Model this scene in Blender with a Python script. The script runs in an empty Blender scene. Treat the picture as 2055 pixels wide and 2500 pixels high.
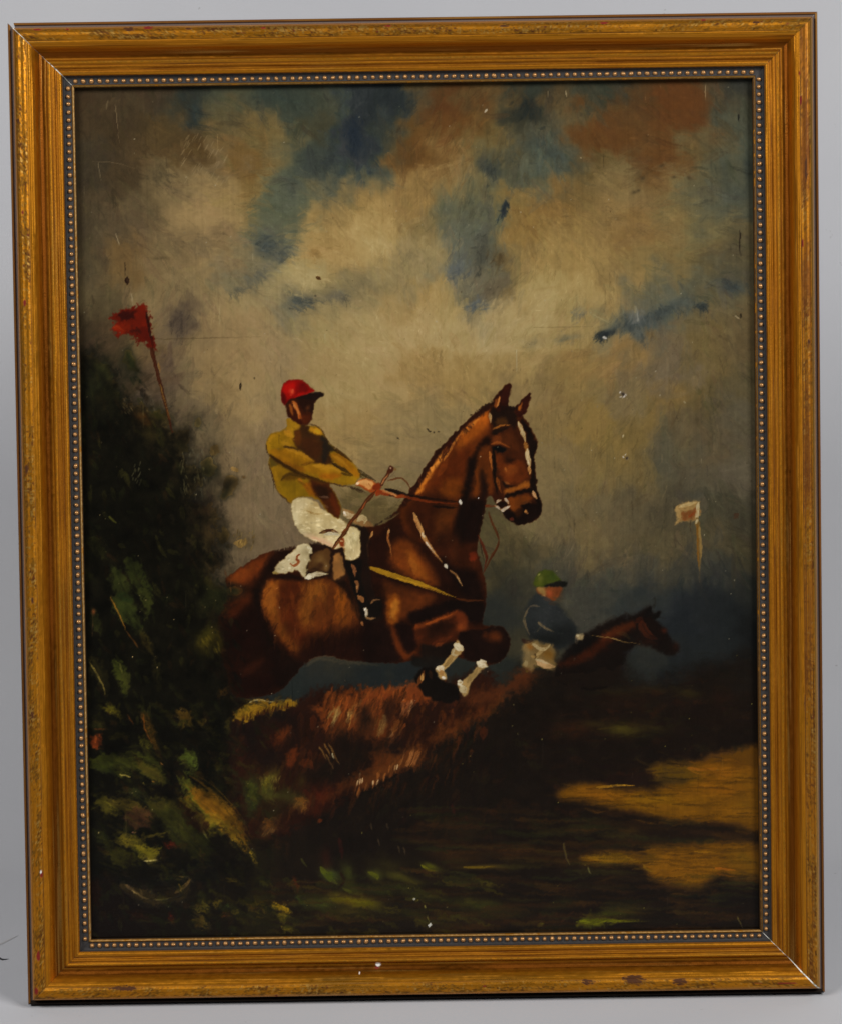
import bpy, math
import numpy as np
from mathutils import Matrix, Vector

# ---------------------------------------------------------------- camera, light, exposure
scene = bpy.context.scene
FW, FH = 0.490, 0.600               # outer size of the frame
LEAN = math.radians(8.0)            # it leans back against the paper, standing on its rear lower edge
EX = Vector((1, 0, 0)); EY = Vector((0, math.sin(LEAN), math.cos(LEAN))); EZ = Vector((0, -math.cos(LEAN), math.sin(LEAN)))
FRAME = Matrix((EX, EY, EZ)).transposed().to_4x4()     # frame coordinates: x right, y up the frame, z out of its back

PITCH, YAW, ROLL = 0.04598, 0.00316, 0.01456           # camera against the frame's own plane
def rot3(rx, ry, rz):
    return Matrix.Rotation(rz, 3, 'Z') @ Matrix.Rotation(ry, 3, 'Y') @ Matrix.Rotation(rx, 3, 'X')
RC = rot3(PITCH, YAW, ROLL)
loc_f = -(RC.transposed() @ Vector((-0.00081, 0.00061, -1.7))) + Vector((0, FH / 2, 0))
cam = bpy.data.cameras.new('camera')
cam_o = bpy.data.objects.new('camera', cam)
scene.collection.objects.link(cam_o)
scene.camera = cam_o
cam_o.matrix_world = Matrix.Translation(FRAME @ loc_f) @ (FRAME.to_3x3() @ RC.transposed()).to_4x4()
cam.sensor_fit = 'VERTICAL'; cam.sensor_height = 24.0
cam.lens = 24.0 * 6744.2 / 2500.0
cam.clip_start = 0.05; cam.clip_end = 50

world = bpy.data.worlds.new('World'); scene.world = world; world.use_nodes = True
world.node_tree.nodes['Background'].inputs[0].default_value = (0.62, 0.64, 0.68, 1)
world.node_tree.nodes['Background'].inputs[1].default_value = 0.07

def softbox(name, loc, target, sx, sy, watt, col):
    l = bpy.data.lights.new(name, 'AREA'); l.shape = 'RECTANGLE'; l.size = sx; l.size_y = sy; l.energy = watt; l.color = col
    o = bpy.data.objects.new(name, l); scene.collection.objects.link(o); o.location = loc
    o.rotation_euler = (Vector(target) - Vector(loc)).to_track_quat('-Z', 'Y').to_euler()
softbox('softbox_left', (-1.50, -1.45, 1.75), (0, 0, .32), .85, .85, 42, (1.0, .985, .965))
softbox('softbox_right', (1.50, -1.45, 1.70), (0, 0, .32), .85, .85, 50.5, (1.0, .985, .965))

scene.view_settings.view_transform = 'Standard'; scene.view_settings.look = 'None'
scene.view_settings.exposure = 0.0; scene.view_settings.gamma = 1.0; scene.view_settings.use_curve_mapping = False
scene.render.engine = 'CYCLES'
scene.cycles.use_denoising = True
scene.cycles.max_bounces = 6

# ---------------------------------------------------------------- helpers
def lin(c):
    c = np.asarray(c, np.float64) / 255.0
    return np.where(c <= .04045, c / 12.92, ((c + .055) / 1.055) ** 2.4)

def add(name, me, parent=None, mat=None):
    o = bpy.data.objects.new(name, me); scene.collection.objects.link(o)
    if parent: o.parent = parent
    if mat is not None and not me.materials: me.materials.append(mat)
    return o

def mesh_np(name, V, Q, smooth=True):
    me = bpy.data.meshes.new(name)
    V = np.ascontiguousarray(V, np.float32); Q = np.ascontiguousarray(Q, np.int32)
    me.vertices.add(len(V)); me.vertices.foreach_set('co', V.ravel())
    me.loops.add(Q.size); me.loops.foreach_set('vertex_index', Q.ravel())
    me.polygons.add(len(Q)); me.polygons.foreach_set('loop_start', np.arange(0, Q.size, Q.shape[1], dtype=np.int32))
    me.polygons.foreach_set('use_smooth', np.full(len(Q), smooth))
    me.update(calc_edges=True); me.validate()
    return me

def attr(me, name, vals, kind='FLOAT_COLOR'):
    a = me.attributes.new(name, kind, 'POINT')
    vals = np.asarray(vals, np.float32)
    if kind == 'FLOAT_COLOR':
        vals = np.c_[vals.reshape(-1, 3), np.ones(len(vals.reshape(-1, 3)), np.float32)]
        a.data.foreach_set('color', np.ascontiguousarray(vals, np.float32).ravel())
    else:
        a.data.foreach_set('value', vals.ravel())

def material(name):
    m = bpy.data.materials.new(name); m.use_nodes = True
    nt = m.node_tree
    return m, nt, nt.nodes['Principled BSDF']

def grid_quads(nr, nc):
    i = np.arange(nr * nc).reshape(nr, nc)
    return np.stack([i[:-1, :-1], i[:-1, 1:], i[1:, 1:], i[1:, :-1]], -1).reshape(-1, 4)

# ---------------------------------------------------------------- backdrop: grey paper swept up from the table to the wall
WALL = 0.48
m, nt, bs = material('grey_paper')
tc = nt.nodes.new('ShaderNodeTexCoord'); n1 = nt.nodes.new('ShaderNodeTexNoise'); n1.inputs['Scale'].default_value = 6; n1.inputs['Detail'].default_value = 6
n2 = nt.nodes.new('ShaderNodeTexNoise'); n2.inputs['Scale'].default_value = 900; n2.inputs['Detail'].default_value = 3
n3 = nt.nodes.new('ShaderNodeTexNoise'); n3.inputs['Scale'].default_value = 130; n3.inputs['Detail'].default_value = 2
for n in (n1, n2, n3): nt.links.new(tc.outputs['Object'], n.inputs['Vector'])
r1n = nt.nodes.new('ShaderNodeValToRGB'); r1n.color_ramp.elements[0].position = .3; r1n.color_ramp.elements[1].position = .7
r1n.color_ramp.elements[0].color = (.44, .445, .468, 1); r1n.color_ramp.elements[1].color = (.465, .468, .487, 1)
r3n = nt.nodes.new('ShaderNodeValToRGB'); r3n.color_ramp.elements[0].position = .75; r3n.color_ramp.elements[1].position = .80
r3n.color_ramp.elements[0].color = (1, 1, 1, 1); r3n.color_ramp.elements[1].color = (.72, .70, .68, 1)
mx = nt.nodes.new('ShaderNodeMix'); mx.data_type = 'RGBA'; mx.blend_type = 'MULTIPLY'; mx.inputs[0].default_value = 1
nt.links.new(n1.outputs[0], r1n.inputs[0]); nt.links.new(n3.outputs[0], r3n.inputs[0])
nt.links.new(r1n.outputs[0], mx.inputs[6]); nt.links.new(r3n.outputs[0], mx.inputs[7]); nt.links.new(mx.outputs[2], bs.inputs['Base Color'])
bp = nt.nodes.new('ShaderNodeBump'); bp.inputs['Strength'].default_value = .12; bp.inputs['Distance'].default_value = .0004
nt.links.new(n2.outputs[0], bp.inputs['Height']); nt.links.new(bp.outputs[0], bs.inputs['Normal'])
bs.inputs['Roughness'].default_value = .85; bs.inputs['Specular IOR Level'].default_value = .2
RAD = 0.24
prof = [(-1.6, 0), (-.6, 0), (-.2, 0), (WALL - RAD - .02, 0)] + [(WALL - RAD + RAD * math.sin(a), RAD - RAD * math.cos(a)) for a in np.linspace(0, math.pi / 2, 28)] + [(WALL, .35), (WALL, .6), (WALL, 1.0), (WALL, 1.9)]
xs = np.linspace(-1.4, 1.4, 15)
V = [(x, y, z) for (y, z) in prof for x in xs]
backdrop = add('backdrop', mesh_np('backdrop', V, grid_quads(len(prof), len(xs))[:, ::-1]), None, m)
backdrop['kind'] = 'structure'; backdrop['label'] = 'seamless light grey studio paper sweeping from table up behind the frame'

SKYPTS = [
200,230,62,50,38, 300,250,64,55,42, 420,230,62,52,40, 460,250,46,52,50, 490,270,40,52,58, 560,225,62,66,58, 600,240,66,68,58, 680,235,48,58,58, 720,240,56,64,60, 540,280,84,76,54,
620,290,88,80,58, 250,300,62,52,38, 330,330,64,54,38, 420,330,74,62,42, 300,420,64,54,40, 220,400,58,52,42, 260,470,72,62,48, 350,380,80,66,46, 450,350,82,68,44, 480,340,76,58,34,
540,390,98,86,66, 600,390,106,84,50, 640,330,96,84,56, 680,380,100,90,64, 720,400,60,70,66, 400,430,92,82,62, 430,460,104,92,70, 360,480,82,72,54, 480,520,128,112,84, 560,500,126,110,80,
620,470,116,100,66, 700,470,74,80,70, 690,540,78,84,72, 430,560,108,94,72, 300,560,78,68,54, 230,560,74,66,52, 430,610,98,86,66, 530,600,106,92,72, 500,640,128,112,84, 600,600,124,108,80,
640,590,76,82,78, 670,620,82,84,78, 570,690,92,92,82, 640,670,116,108,86, 700,660,142,130,96, 720,700,150,138,102, 300,640,98,80,54, 260,640,94,78,54, 200,640,66,60,48, 230,700,82,74,58,
450,700,112,100,78, 560,740,130,114,86, 700,740,98,96,88, 380,700,104,92,70, 640,740,136,122,92, 340,520,84,74,58, 370,640,102,88,66, 210,480,64,56,44, 190,560,60,54,44,
740,230,50,58,56, 800,260,64,68,60, 870,230,44,56,66, 940,240,38,48,56, 770,330,62,62,50, 850,330,34,52,70, 870,350,28,48,72, 850,420,38,56,72, 920,330,56,60,56, 960,360,72,68,52,
760,420,54,62,62, 740,470,78,84,78, 720,520,72,80,72, 820,440,76,78,68, 900,440,64,70,66, 880,490,132,112,74, 820,520,122,106,74, 920,500,134,114,78, 1000,340,96,72,40, 1010,390,98,68,36,
1080,260,90,60,34, 1100,300,98,68,38, 1150,320,102,72,40, 1030,250,74,66,50, 1180,250,84,68,44, 1240,260,66,62,50, 1280,280,42,48,46, 1200,330,92,80,50, 1060,400,116,94,60, 1100,430,124,104,70,
1180,380,98,86,56, 1240,340,84,76,54, 1220,400,76,76,62, 1200,420,66,70,64, 1280,420,72,78,70, 1120,470,110,98,70, 1000,470,128,108,72, 1140,480,78,84,74, 1150,540,72,80,74, 1100,560,92,88,68,
1040,570,104,94,68, 1170,600,84,86,80, 1120,600,92,92,80, 1150,650,82,88,86, 1110,660,90,96,96, 1200,560,84,84,70, 1230,520,110,96,62, 1260,560,130,106,64, 1280,520,124,102,64, 1220,640,90,80,58,
1260,640,134,116,78, 1280,700,142,126,88, 900,560,150,130,88, 850,580,152,130,88, 800,560,134,116,80, 900,600,158,140,98, 980,560,120,104,72, 780,620,150,128,86, 840,650,138,120,84, 960,640,128,116,86,
1040,630,138,126,96, 1000,680,118,110,86, 940,700,116,108,86, 740,690,160,148,108, 820,690,112,104,82, 880,700,112,104,82, 730,745,96,94,84, 800,735,104,98,80, 860,745,126,116,90, 960,740,140,122,86,
1060,730,140,120,80, 1100,700,128,116,84, 1160,700,98,96,86, 1190,720,92,86,72, 1170,750,94,94,88, 1220,720,104,92,66, 1100,760,144,128,90, 1260,760,158,142,104,
1300,220,48,56,54, 1290,270,46,50,48, 1350,250,76,62,42, 1420,235,62,64,56, 1460,220,46,52,48, 1480,290,94,66,38, 1540,240,80,60,38, 1640,260,94,60,32, 1660,290,98,62,32, 1700,280,92,62,36,
1760,230,78,64,46, 1790,260,70,64,50, 1800,220,46,50,50, 1810,300,60,64,58, 1340,310,84,76,56, 1420,350,98,68,38, 1480,350,100,68,36, 1500,360,98,66,36, 1560,340,92,70,44, 1600,340,102,68,36,
1620,380,104,70,38, 1560,390,76,68,50, 1330,380,62,72,72, 1290,400,58,68,70, 1370,400,74,70,54, 1440,420,86,74,48, 1500,430,98,88,64, 1590,410,100,74,44, 1660,360,84,76,54, 1720,350,78,74,58,
1800,350,66,74,70, 1740,430,72,74,64, 1780,450,68,72,64, 1820,430,50,56,56, 1700,440,84,80,62, 1360,480,116,94,58, 1300,500,118,96,60, 1420,470,100,86,58, 1540,460,104,92,66, 1560,500,112,94,66,
1640,480,104,92,64, 1700,480,84,82,66, 1760,500,74,76,66, 1820,500,66,70,64, 1480,540,120,102,70, 1400,560,124,106,70, 1540,580,120,98,64, 1620,560,112,96,66, 1700,560,98,92,68, 1780,560,92,86,66,
1820,580,84,78,60, 1340,620,134,116,78, 1450,640,136,118,80, 1560,640,116,102,70, 1660,640,108,94,64, 1740,640,88,80,58, 1640,680,92,88,70, 1800,640,76,70,54, 1780,690,60,66,66, 1690,720,70,76,72,
1400,720,142,126,88, 1320,720,152,138,98, 1500,720,122,106,74, 1580,760,70,76,78, 1620,740,74,80,78, 1740,730,88,80,60, 1800,730,86,78,60, 1660,690,84,84,72,
1300,790,156,142,104, 1400,780,136,122,88, 1480,800,104,100,82, 1540,780,74,80,80, 1560,800,74,80,80, 1590,740,92,90,76, 1660,750,72,78,76, 1700,770,94,84,62, 1780,740,90,82,62, 1820,760,80,70,52,
1340,840,130,116,84, 1400,870,126,106,70, 1480,870,120,100,68, 1560,830,106,90,66, 1620,860,94,84,68, 1630,900,92,84,72, 1720,860,90,80,56, 1800,850,86,76,56, 1840,850,72,64,50, 1350,930,118,102,68,
1440,940,106,94,66, 1520,960,98,88,68, 1600,980,112,94,60, 1680,960,86,76,52, 1740,980,80,72,52, 1800,960,78,72,56, 1320,1050,108,94,66, 1420,1050,122,104,66, 1480,1090,114,98,62, 1560,1040,104,90,58,
1640,1050,82,74,58, 1720,1080,78,70,56, 1800,1060,76,72,62, 1340,1150,104,92,68, 1440,1150,102,90,62, 1540,1140,92,82,58, 1620,1130,72,70,60, 1700,1160,74,70,60, 1800,1140,76,72,64, 1340,1250,96,86,66,
1420,1230,90,82,64, 1540,1240,78,72,58, 1620,1260,66,62,52, 1760,1260,66,64,54, 1820,1260,58,56,48, 1320,1310,88,80,62, 1420,1330,92,82,60, 1500,1320,82,74,58, 1600,1320,76,70,54, 1660,1340,70,64,50,
1740,1330,72,66,52, 1800,1350,60,56,44, 1320,1390,62,62,56, 1400,1400,72,68,58, 1500,1400,74,70,60, 1580,1420,64,62,56, 1660,1400,58,58,54, 1740,1390,56,58,56, 1800,1420,44,46,46, 1420,1460,56,58,56,
1500,1450,48,52,54, 1560,1450,38,44,50, 1640,1470,32,38,46, 1700,1480,32,36,42, 1780,1490,28,32,36, 1420,1500,58,58,56, 1480,1510,38,44,48, 1660,1540,26,32,40, 1760,1540,28,33,38, 1640,1590,32,36,40,
1740,1590,30,34,38, 1580,1610,42,44,44, 1540,1640,34,38,40, 1640,1630,24,28,32, 1760,1650,20,20,20, 1830,1560,20,22,24, 1830,1450,34,36,36,
760,800,140,126,92, 860,800,150,134,98, 900,820,154,138,100, 1000,820,158,140,102, 1100,820,158,142,104, 1200,820,158,142,106, 640,820,132,116,90, 560,800,122,106,82, 780,900,136,120,88, 860,940,146,130,94,
940,940,150,132,96, 1040,940,136,116,80, 1120,920,132,114,78, 1200,900,130,114,80, 1300,950,112,98,72, 860,1040,134,116,82, 960,1040,124,110,82, 1050,1000,116,104,78, 900,1120,118,104,76, 980,1150,108,96,74,
940,1240,84,74,50, 980,1260,76,66,42, 620,960,130,114,86, 640,1050,118,104,84, 610,1150,104,92,76, 640,1250,104,92,76, 600,1320,96,84,70, 700,1300,98,86,72, 700,860,126,112,90, 700,960,124,110,86,
230,740,72,64,48, 200,800,52,44,34, 260,850,70,58,44, 400,760,110,96,74, 440,790,84,74,64, 480,840,112,98,76, 560,860,124,108,82, 350,860,92,78,56, 390,900,84,70,58, 350,930,76,64,52, 310,930,60,50,40,
440,930,98,88,70, 520,960,118,102,76, 420,980,82,72,62, 480,1000,94,84,68, 560,1050,112,98,76, 480,1060,84,76,62, 540,1100,98,86,68, 580,1180,108,94,74, 560,1260,94,82,68, 600,1240,96,84,68,
230,900,30,30,20, 250,960,24,28,18, 330,1000,46,38,26, 300,1080,30,26,18, 200,880,36,32,24, 200,1000,18,18,12, 360,1030,50,40,24, 440,1040,66,58,44, 420,1100,50,44,34, 470,1150,66,60,48, 400,1160,24,22,16, 300,1160,14,14,10,
220,1150,14,13,10, 500,1220,56,48,36, 440,1250,22,18,14, 350,1260,13,12,9, 240,1300,13,13,9, 520,1290,60,52,42, 560,1330,78,68,56, 560,1390,84,74,60, 480,1350,20,16,10, 380,1400,14,12,9, 250,1420,14,15,9,
520,1430,30,24,14, 1230,1330,72,66,48, 1220,1400,60,56,42, 1260,1330,78,70,50, 1280,1400,58,58,50, 1210,1440,42,44,42, 1230,1480,36,40,42, 1270,1460,54,52,44, 1250,1560,54,52,42, 1300,1520,52,52,46,
760,1640,36,40,42, 880,1600,40,42,40, 800,1600,46,46,42, 960,1640,28,34,38, 700,1680,32,38,40, 860,1680,32,36,38, 1040,1660,30,34,38, 1120,1600,34,38,38, 1230,1640,34,38,38,
300,1550,12,12,8, 450,1550,13,12,8, 560,1600,24,16,10, 300,1700,13,13,9, 450,1700,14,13,9, 300,1850,13,14,9, 450,1900,14,13,9, 250,2050,14,13,9, 450,2050,14,12,9, 250,2230,18,12,9, 500,2230,20,16,10,
700,1900,20,14,10, 900,1950,19,14,10, 1100,1900,19,14,10, 1300,1800,19,14,10, 1500,1750,20,14,10, 1750,1750,22,14,10, 700,2200,30,26,14, 900,2200,28,24,14, 1100,2200,26,22,13, 1400,2200,22,18,12, 1700,2200,20,15,11, 1400,2000,22,16,11, 1700,1950,40,28,12, 1150,2080,26,19,12]
# ---------------------------------------------------------------- painter: an oil sketch laid down stroke by stroke
NX, NY = 880, 1114                      # points of the paint film across and down the panel
CORN = [(184, 217), (1838, 193.5), (1855.5, 2276), (221, 2300)]   # sight edge, used to square the tracing up

def homography(src, dst):
    A, b = [], []
    for (x, y), (u, v) in zip(src, dst):
        A.append([x, y, 1, 0, 0, 0, -u * x, -u * y]); b.append(u)
        A.append([0, 0, 0, x, y, 1, -v * x, -v * y]); b.append(v)
    h = np.linalg.solve(np.array(A, float), np.array(b, float))
    return np.append(h, 1).reshape(3, 3)

HM = homography(CORN, [(0, 0), (NX, 0), (NX, NY), (0, NY)])
KS = NX / 1645.0

def P(pts):
    p = np.asarray(pts, float).reshape(-1, 2)
    q = np.c_[p, np.ones(len(p))] @ HM.T
    return q[:, :2] / q[:, 2:]

rng = np.random.default_rng(7)
C = np.zeros((NY, NX, 3), np.float32)      # paint colour, display values 0..255
R = np.zeros((NY, NX), np.float32)         # relief of the paint film
ID = np.zeros((NY, NX), np.int16)
YY, XX = np.mgrid[0:NY, 0:NX].astype(np.float32)
CLIP = None
CUR = [0]
SK, RK = 1.0, .55                     # how soft and how ragged the edges are laid

def upsample(g, h, w):
    gh, gw = g.shape[:2]
    y = np.linspace(0, gh - 1.001, h); x = np.linspace(0, gw - 1.001, w)
    y0 = y.astype(int); x0 = x.astype(int)
    fy = (y - y0); fx = (x - x0)
    fy = (fy * fy * (3 - 2 * fy))[:, None]; fx = (fx * fx * (3 - 2 * fx))[None, :]
    if g.ndim == 3:
        fy = fy[..., None]; fx = fx[..., None]
    a = g[y0][:, x0]; b = g[y0][:, x0 + 1]; c = g[y0 + 1][:, x0]; d = g[y0 + 1][:, x0 + 1]
    return (a * (1 - fx) + b * fx) * (1 - fy) + (c * (1 - fx) + d * fx) * fy

def noise(sx, sy=None, h=NY, w=NX):
    sy = sy or sx
    return upsample(rng.standard_normal((int(h / sy) + 3, int(w / sx) + 3)).astype(np.float32), h, w)

def fbm(s, o=4):
    a = 1.0; t = 0; out = 0
    for i in range(o):
        out = out + a * noise(max(s / 2 ** i, 1.01)); t += a * a; a *= .55
    return out / t ** .5

FINE = fbm(4.5, 3); WARPX = fbm(26, 4); WARPY = fbm(26, 4); MID = fbm(16, 3)

def curve(pts, closed=False, n=8):
    p = np.asarray(pts, float)
    if len(p) < 3:
        t = np.linspace(0, 1, n)[:, None]
        return p[0] * (1 - t) + p[-1] * t
    if closed:
        q = np.vstack([p[-1:], p, p[:2]])
    else:
        q = np.vstack([2 * p[0] - p[1], p, 2 * p[-1] - p[-2]])
    out = []
    t = np.linspace(0, 1, n, endpoint=False)[:, None]
    for i in range(1, len(q) - 2):
        a, b, c, d = q[i - 1], q[i], q[i + 1], q[i + 2]
        out.append(.5 * (2 * b + (c - a) * t + (2 * a - 5 * b + 4 * c - d) * t ** 2 + (3 * b - a - 3 * c + d) * t ** 3))
    if not closed:
        out.append(p[-1:])
    return np.vstack(out)

def put(y0, y1, x0, x1, m, col, relief):
    if CLIP is not None:
        m = m * CLIP[y0:y1, x0:x1]
    sl = C[y0:y1, x0:x1]
    sl += (np.asarray(col, np.float32) - sl) * m[..., None]
    if relief is not None:
        R[y0:y1, x0:x1] += relief * m
    if CUR[0] is not None:
        s = ID[y0:y1, x0:x1]; s[m > .5] = CUR[0]

def bbox(p, pad):
    x0 = int(max(0, np.floor(p[:, 0].min() - pad))); x1 = int(min(NX, np.ceil(p[:, 0].max() + pad)))
    y0 = int(max(0, np.floor(p[:, 1].min() - pad))); y1 = int(min(NY, np.ceil(p[:, 1].max() + pad)))
    return x0, x1, y0, y1

def polymask(pts, soft=4, rough=3, smooth=True):
    p = P(pts)
    if smooth: p = curve(p, True, 5)
    soft = max(soft * KS * SK, .5); rough = rough * KS * RK
    x0, x1, y0, y1 = bbox(p, soft + rough * 2 + 2)
    if x1 <= x0 or y1 <= y0: return None
    X = XX[y0:y1, x0:x1] + FINE[y0:y1, x0:x1] * rough
    Y = YY[y0:y1, x0:x1] + FINE[::-1][y0:y1, x0:x1] * rough
    ins = np.zeros(X.shape, bool); d2 = np.full(X.shape, 1e9, np.float32)
    q = np.roll(p, -1, 0)
    for (ax, ay), (bx, by) in zip(p, q):
        ex, ey = bx - ax, by - ay
        L = ex * ex + ey * ey + 1e-9
        t = np.clip(((X - ax) * ex + (Y - ay) * ey) / L, 0, 1)
        dx = X - ax - t * ex; dy = Y - ay - t * ey
        np.minimum(d2, dx * dx + dy * dy, out=d2)
        if ay != by:
            c = ((ay > Y) != (by > Y)) & (X < (bx - ax) * (Y - ay) / (by - ay) + ax)
            ins ^= c
    d = np.sqrt(d2); d[~ins] *= -1
    m = np.clip(d / soft * .5 + .5, 0, 1)
    return (y0, y1, x0, x1, (m * m * (3 - 2 * m)).astype(np.float32))

def poly(pts, col, soft=4, rough=3, a=1.0, smooth=True, h=.0, tex=.06):
    r = polymask(pts, soft, rough, smooth)
    if r is None: return None
    y0, y1, x0, x1, m = r
    c = np.asarray(col, np.float32) * (1 + tex * MID[y0:y1, x0:x1, None])
    put(y0, y1, x0, x1, m * a, c, h if h else None)
    return r

def full(r):
    m = np.zeros((NY, NX), np.float32)
    if r is not None: m[r[0]:r[1], r[2]:r[3]] = r[4]
    return m

def stroke(pts, w, col, a=1.0, br=.35, taper=(.25, .5), h=.5, soft=1.2, smooth=True, nb=5, rough=.7):
    """one loaded brush mark; w = width (or widths) in tracing units"""
    p = P(pts)
    if smooth: p = curve(p, False, 6)
    ww = np.interp(np.linspace(0, 1, len(p)), np.linspace(0, 1, len(np.atleast_1d(w))), np.atleast_1d(w)) * KS * .5
    x0, x1, y0, y1 = bbox(p, ww.max() + 3)
    if x1 <= x0 or y1 <= y0: return
    X = XX[y0:y1, x0:x1] + FINE[y0:y1, x0:x1] * rough * KS; Y = YY[y0:y1, x0:x1] + FINE[::-1][y0:y1, x0:x1] * rough * KS
    best = np.full(X.shape, 1e9, np.float32); T = np.zeros_like(best); S = np.zeros_like(best)
    n = len(p) - 1
    for i in range(n):
        ax, ay = p[i]; ex, ey = p[i + 1] - p[i]
        L = ex * ex + ey * ey + 1e-9
        t = np.clip(((X - ax) * ex + (Y - ay) * ey) / L, 0, 1)
        dx = X - ax - t * ex; dy = Y - ay - t * ey
        d2 = dx * dx + dy * dy
        k = d2 < best
        best = np.where(k, d2, best); T = np.where(k, (i + t) / n, T)
        S = np.where(k, np.sign(ex * dy - ey * dx), S)
    d = np.sqrt(best)
    W = np.interp(T, np.linspace(0, 1, len(ww)), ww)
    W = W * np.clip(T / max(taper[0], 1e-3) + .45, 0, 1) * np.clip((1 - T) / max(taper[1], 1e-3) + .25, 0, 1)
    sf = max(.55, soft * KS)
    m = np.clip((W - d) / sf + .5, 0, 1)
    if br > 0:
        tb = rng.standard_normal((8, nb * 2 + 3)).astype(np.float32)
        u = np.clip((S * d / np.maximum(W, .3) * .5 + .5), 0, 1) * (nb * 2); v = T * 3
        ui = u.astype(int); vi = v.astype(int); fu = u - ui; fv = v - vi
        b = (tb[vi, ui] * (1 - fu) + tb[vi, ui + 1] * fu) * (1 - fv) + (tb[vi + 1, ui] * (1 - fu) + tb[vi + 1, ui + 1] * fu) * fv
        m = m * np.clip(1 - br * (np.clip(b, -.5, 2) + T * .8), 0, 1)
        c = np.asarray(col, np.float32) * (1 + .07 * b[..., None])
        hh = h * (1 + .6 * b)
    else:
        c = np.asarray(col, np.float32); hh = h
    put(y0, y1, x0, x1, (m * a).astype(np.float32), c, hh)

def blob(x, y, rx, ry, ang, col, a=1.0, rag=.35, pw=1.0):
    """a scumbled patch with a ragged soft edge"""
    cx, cy = P([(x, y)])[0]
    rx *= KS; ry *= KS
    r = max(rx, ry) * 1.9
    x0, x1 = int(max(0, cx - r)), int(min(NX, cx + r)); y0, y1 = int(max(0, cy - r)), int(min(NY, cy + r))
    if x1 <= x0 or y1 <= y0: return
    t = math.radians(ang); ct, st = math.cos(t), math.sin(t)
    X = XX[y0:y1, x0:x1] - cx + WARPX[y0:y1, x0:x1] * rag * min(rx, ry); Y = YY[y0:y1, x0:x1] - cy + WARPY[y0:y1, x0:x1] * rag * min(rx, ry)
    u = (X * ct + Y * st) / rx; v = (-X * st + Y * ct) / ry
    m = np.exp(-((u * u + v * v) ** pw) * 1.1)
    put(y0, y1, x0, x1, (m * a).astype(np.float32), col, None)

def field(ctrl, sig, warp=20):
    """broad lay-in: colours blended between dabs on the palette"""
    f = 4
    c = np.array([k[2:5] for k in ctrl], np.float32); p = P([k[:2] for k in ctrl])
    X = XX[::f, ::f] + WARPX[::f, ::f] * warp * KS; Y = YY[::f, ::f] + WARPY[::f, ::f] * warp * KS
    num = np.zeros(X.shape + (3,), np.float32); den = np.full(X.shape, 1e-12, np.float32)
    s = sig * KS
    for (px, py), cc in zip(p, c):
        d2 = (X - px) ** 2 + (Y - py) ** 2
        w = np.exp(-d2 / (2 * s * s)) + 1e-5 / (1 + d2 / s / s) ** 2
        num += w[..., None] * cc; den += w
    return upsample(num / den[..., None], NY, NX)

def dabs(n, region, length, width, ang, spread, a=.4, jit=.06, br=.7, h=.25, tint=None, bend=.15):
    """many short brush marks that drag the colour already there"""
    (X0, Y0, X1, Y1) = region
    for i in range(n):
        x = rng.uniform(X0, X1); y = rng.uniform(Y0, Y1)
        q = P([(x, y)])[0]
        if not (1 <= q[0] < NX - 1 and 1 <= q[1] < NY - 1): continue
        cx, cy = int(q[0]), int(q[1])
        if CLIP is not None and CLIP[cy, cx] < .4: continue
        t = math.radians((ang(x, y) if callable(ang) else ang) + rng.normal() * spread)
        L = length * rng.uniform(.6, 1.4) * .5; w = width * rng.uniform(.6, 1.4)
        ox = int(np.clip(cx + rng.normal() * length * KS * .3, 0, NX - 1)); oy = int(np.clip(cy + rng.normal() * length * KS * .3, 0, NY - 1))
        col = C[oy, ox] * (1 + rng.normal() * jit) + rng.normal(0, 1.5, 3)
        if tint is not None: col = col + np.asarray(tint) * rng.uniform(0, 1)
        dx, dy = math.cos(t) * L, math.sin(t) * L
        b = rng.normal() * bend
        stroke([(x - dx, y - dy), (x - dy * b, y + dx * b), (x + dx, y + dy)], w, np.clip(col, 0, 255), a, br, (.3, .5), h, 1.0, nb=4)

def crop(x0, y0, s):
    return lambda *a: [(x0 + a[i] / s, y0 + a[i + 1] / s) for i in range(0, len(a), 2)]
# ---------------------------------------------------------------- the picture: steeplechaser and jockey over a hedge
SKY = np.array(SKYPTS, float).reshape(-1, 5)
base = field([tuple(k) for k in SKY], 29, 24)
C[:] = base
rA = crop(620, 900, 5.106); rB = crop(640, 1180, 5.106); rC = crop(940, 920, 4.34); rD = crop(520, 1320, 4.34)
rE = crop(900, 1300, 4.34); rF = crop(1240, 1360, 3.945); rG = crop(560, 1660, 4.34); rH = crop(1140, 900, 5.28)
r1 = crop(150, 180, 2.893); r2 = crop(700, 180, 2.893); r3 = crop(1280, 180, 2.893); r4 = crop(150, 700, 2.893)
r5 = crop(1280, 700, 2.893); r6 = crop(150, 1250, 2.893); r7 = crop(1280, 1250, 2.893)
r8 = crop(150, 1720, 2.893); r9 = crop(700, 1720, 2.893); r0 = crop(1280, 1720, 2.893); rI = crop(860, 1120, 8.68)

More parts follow.
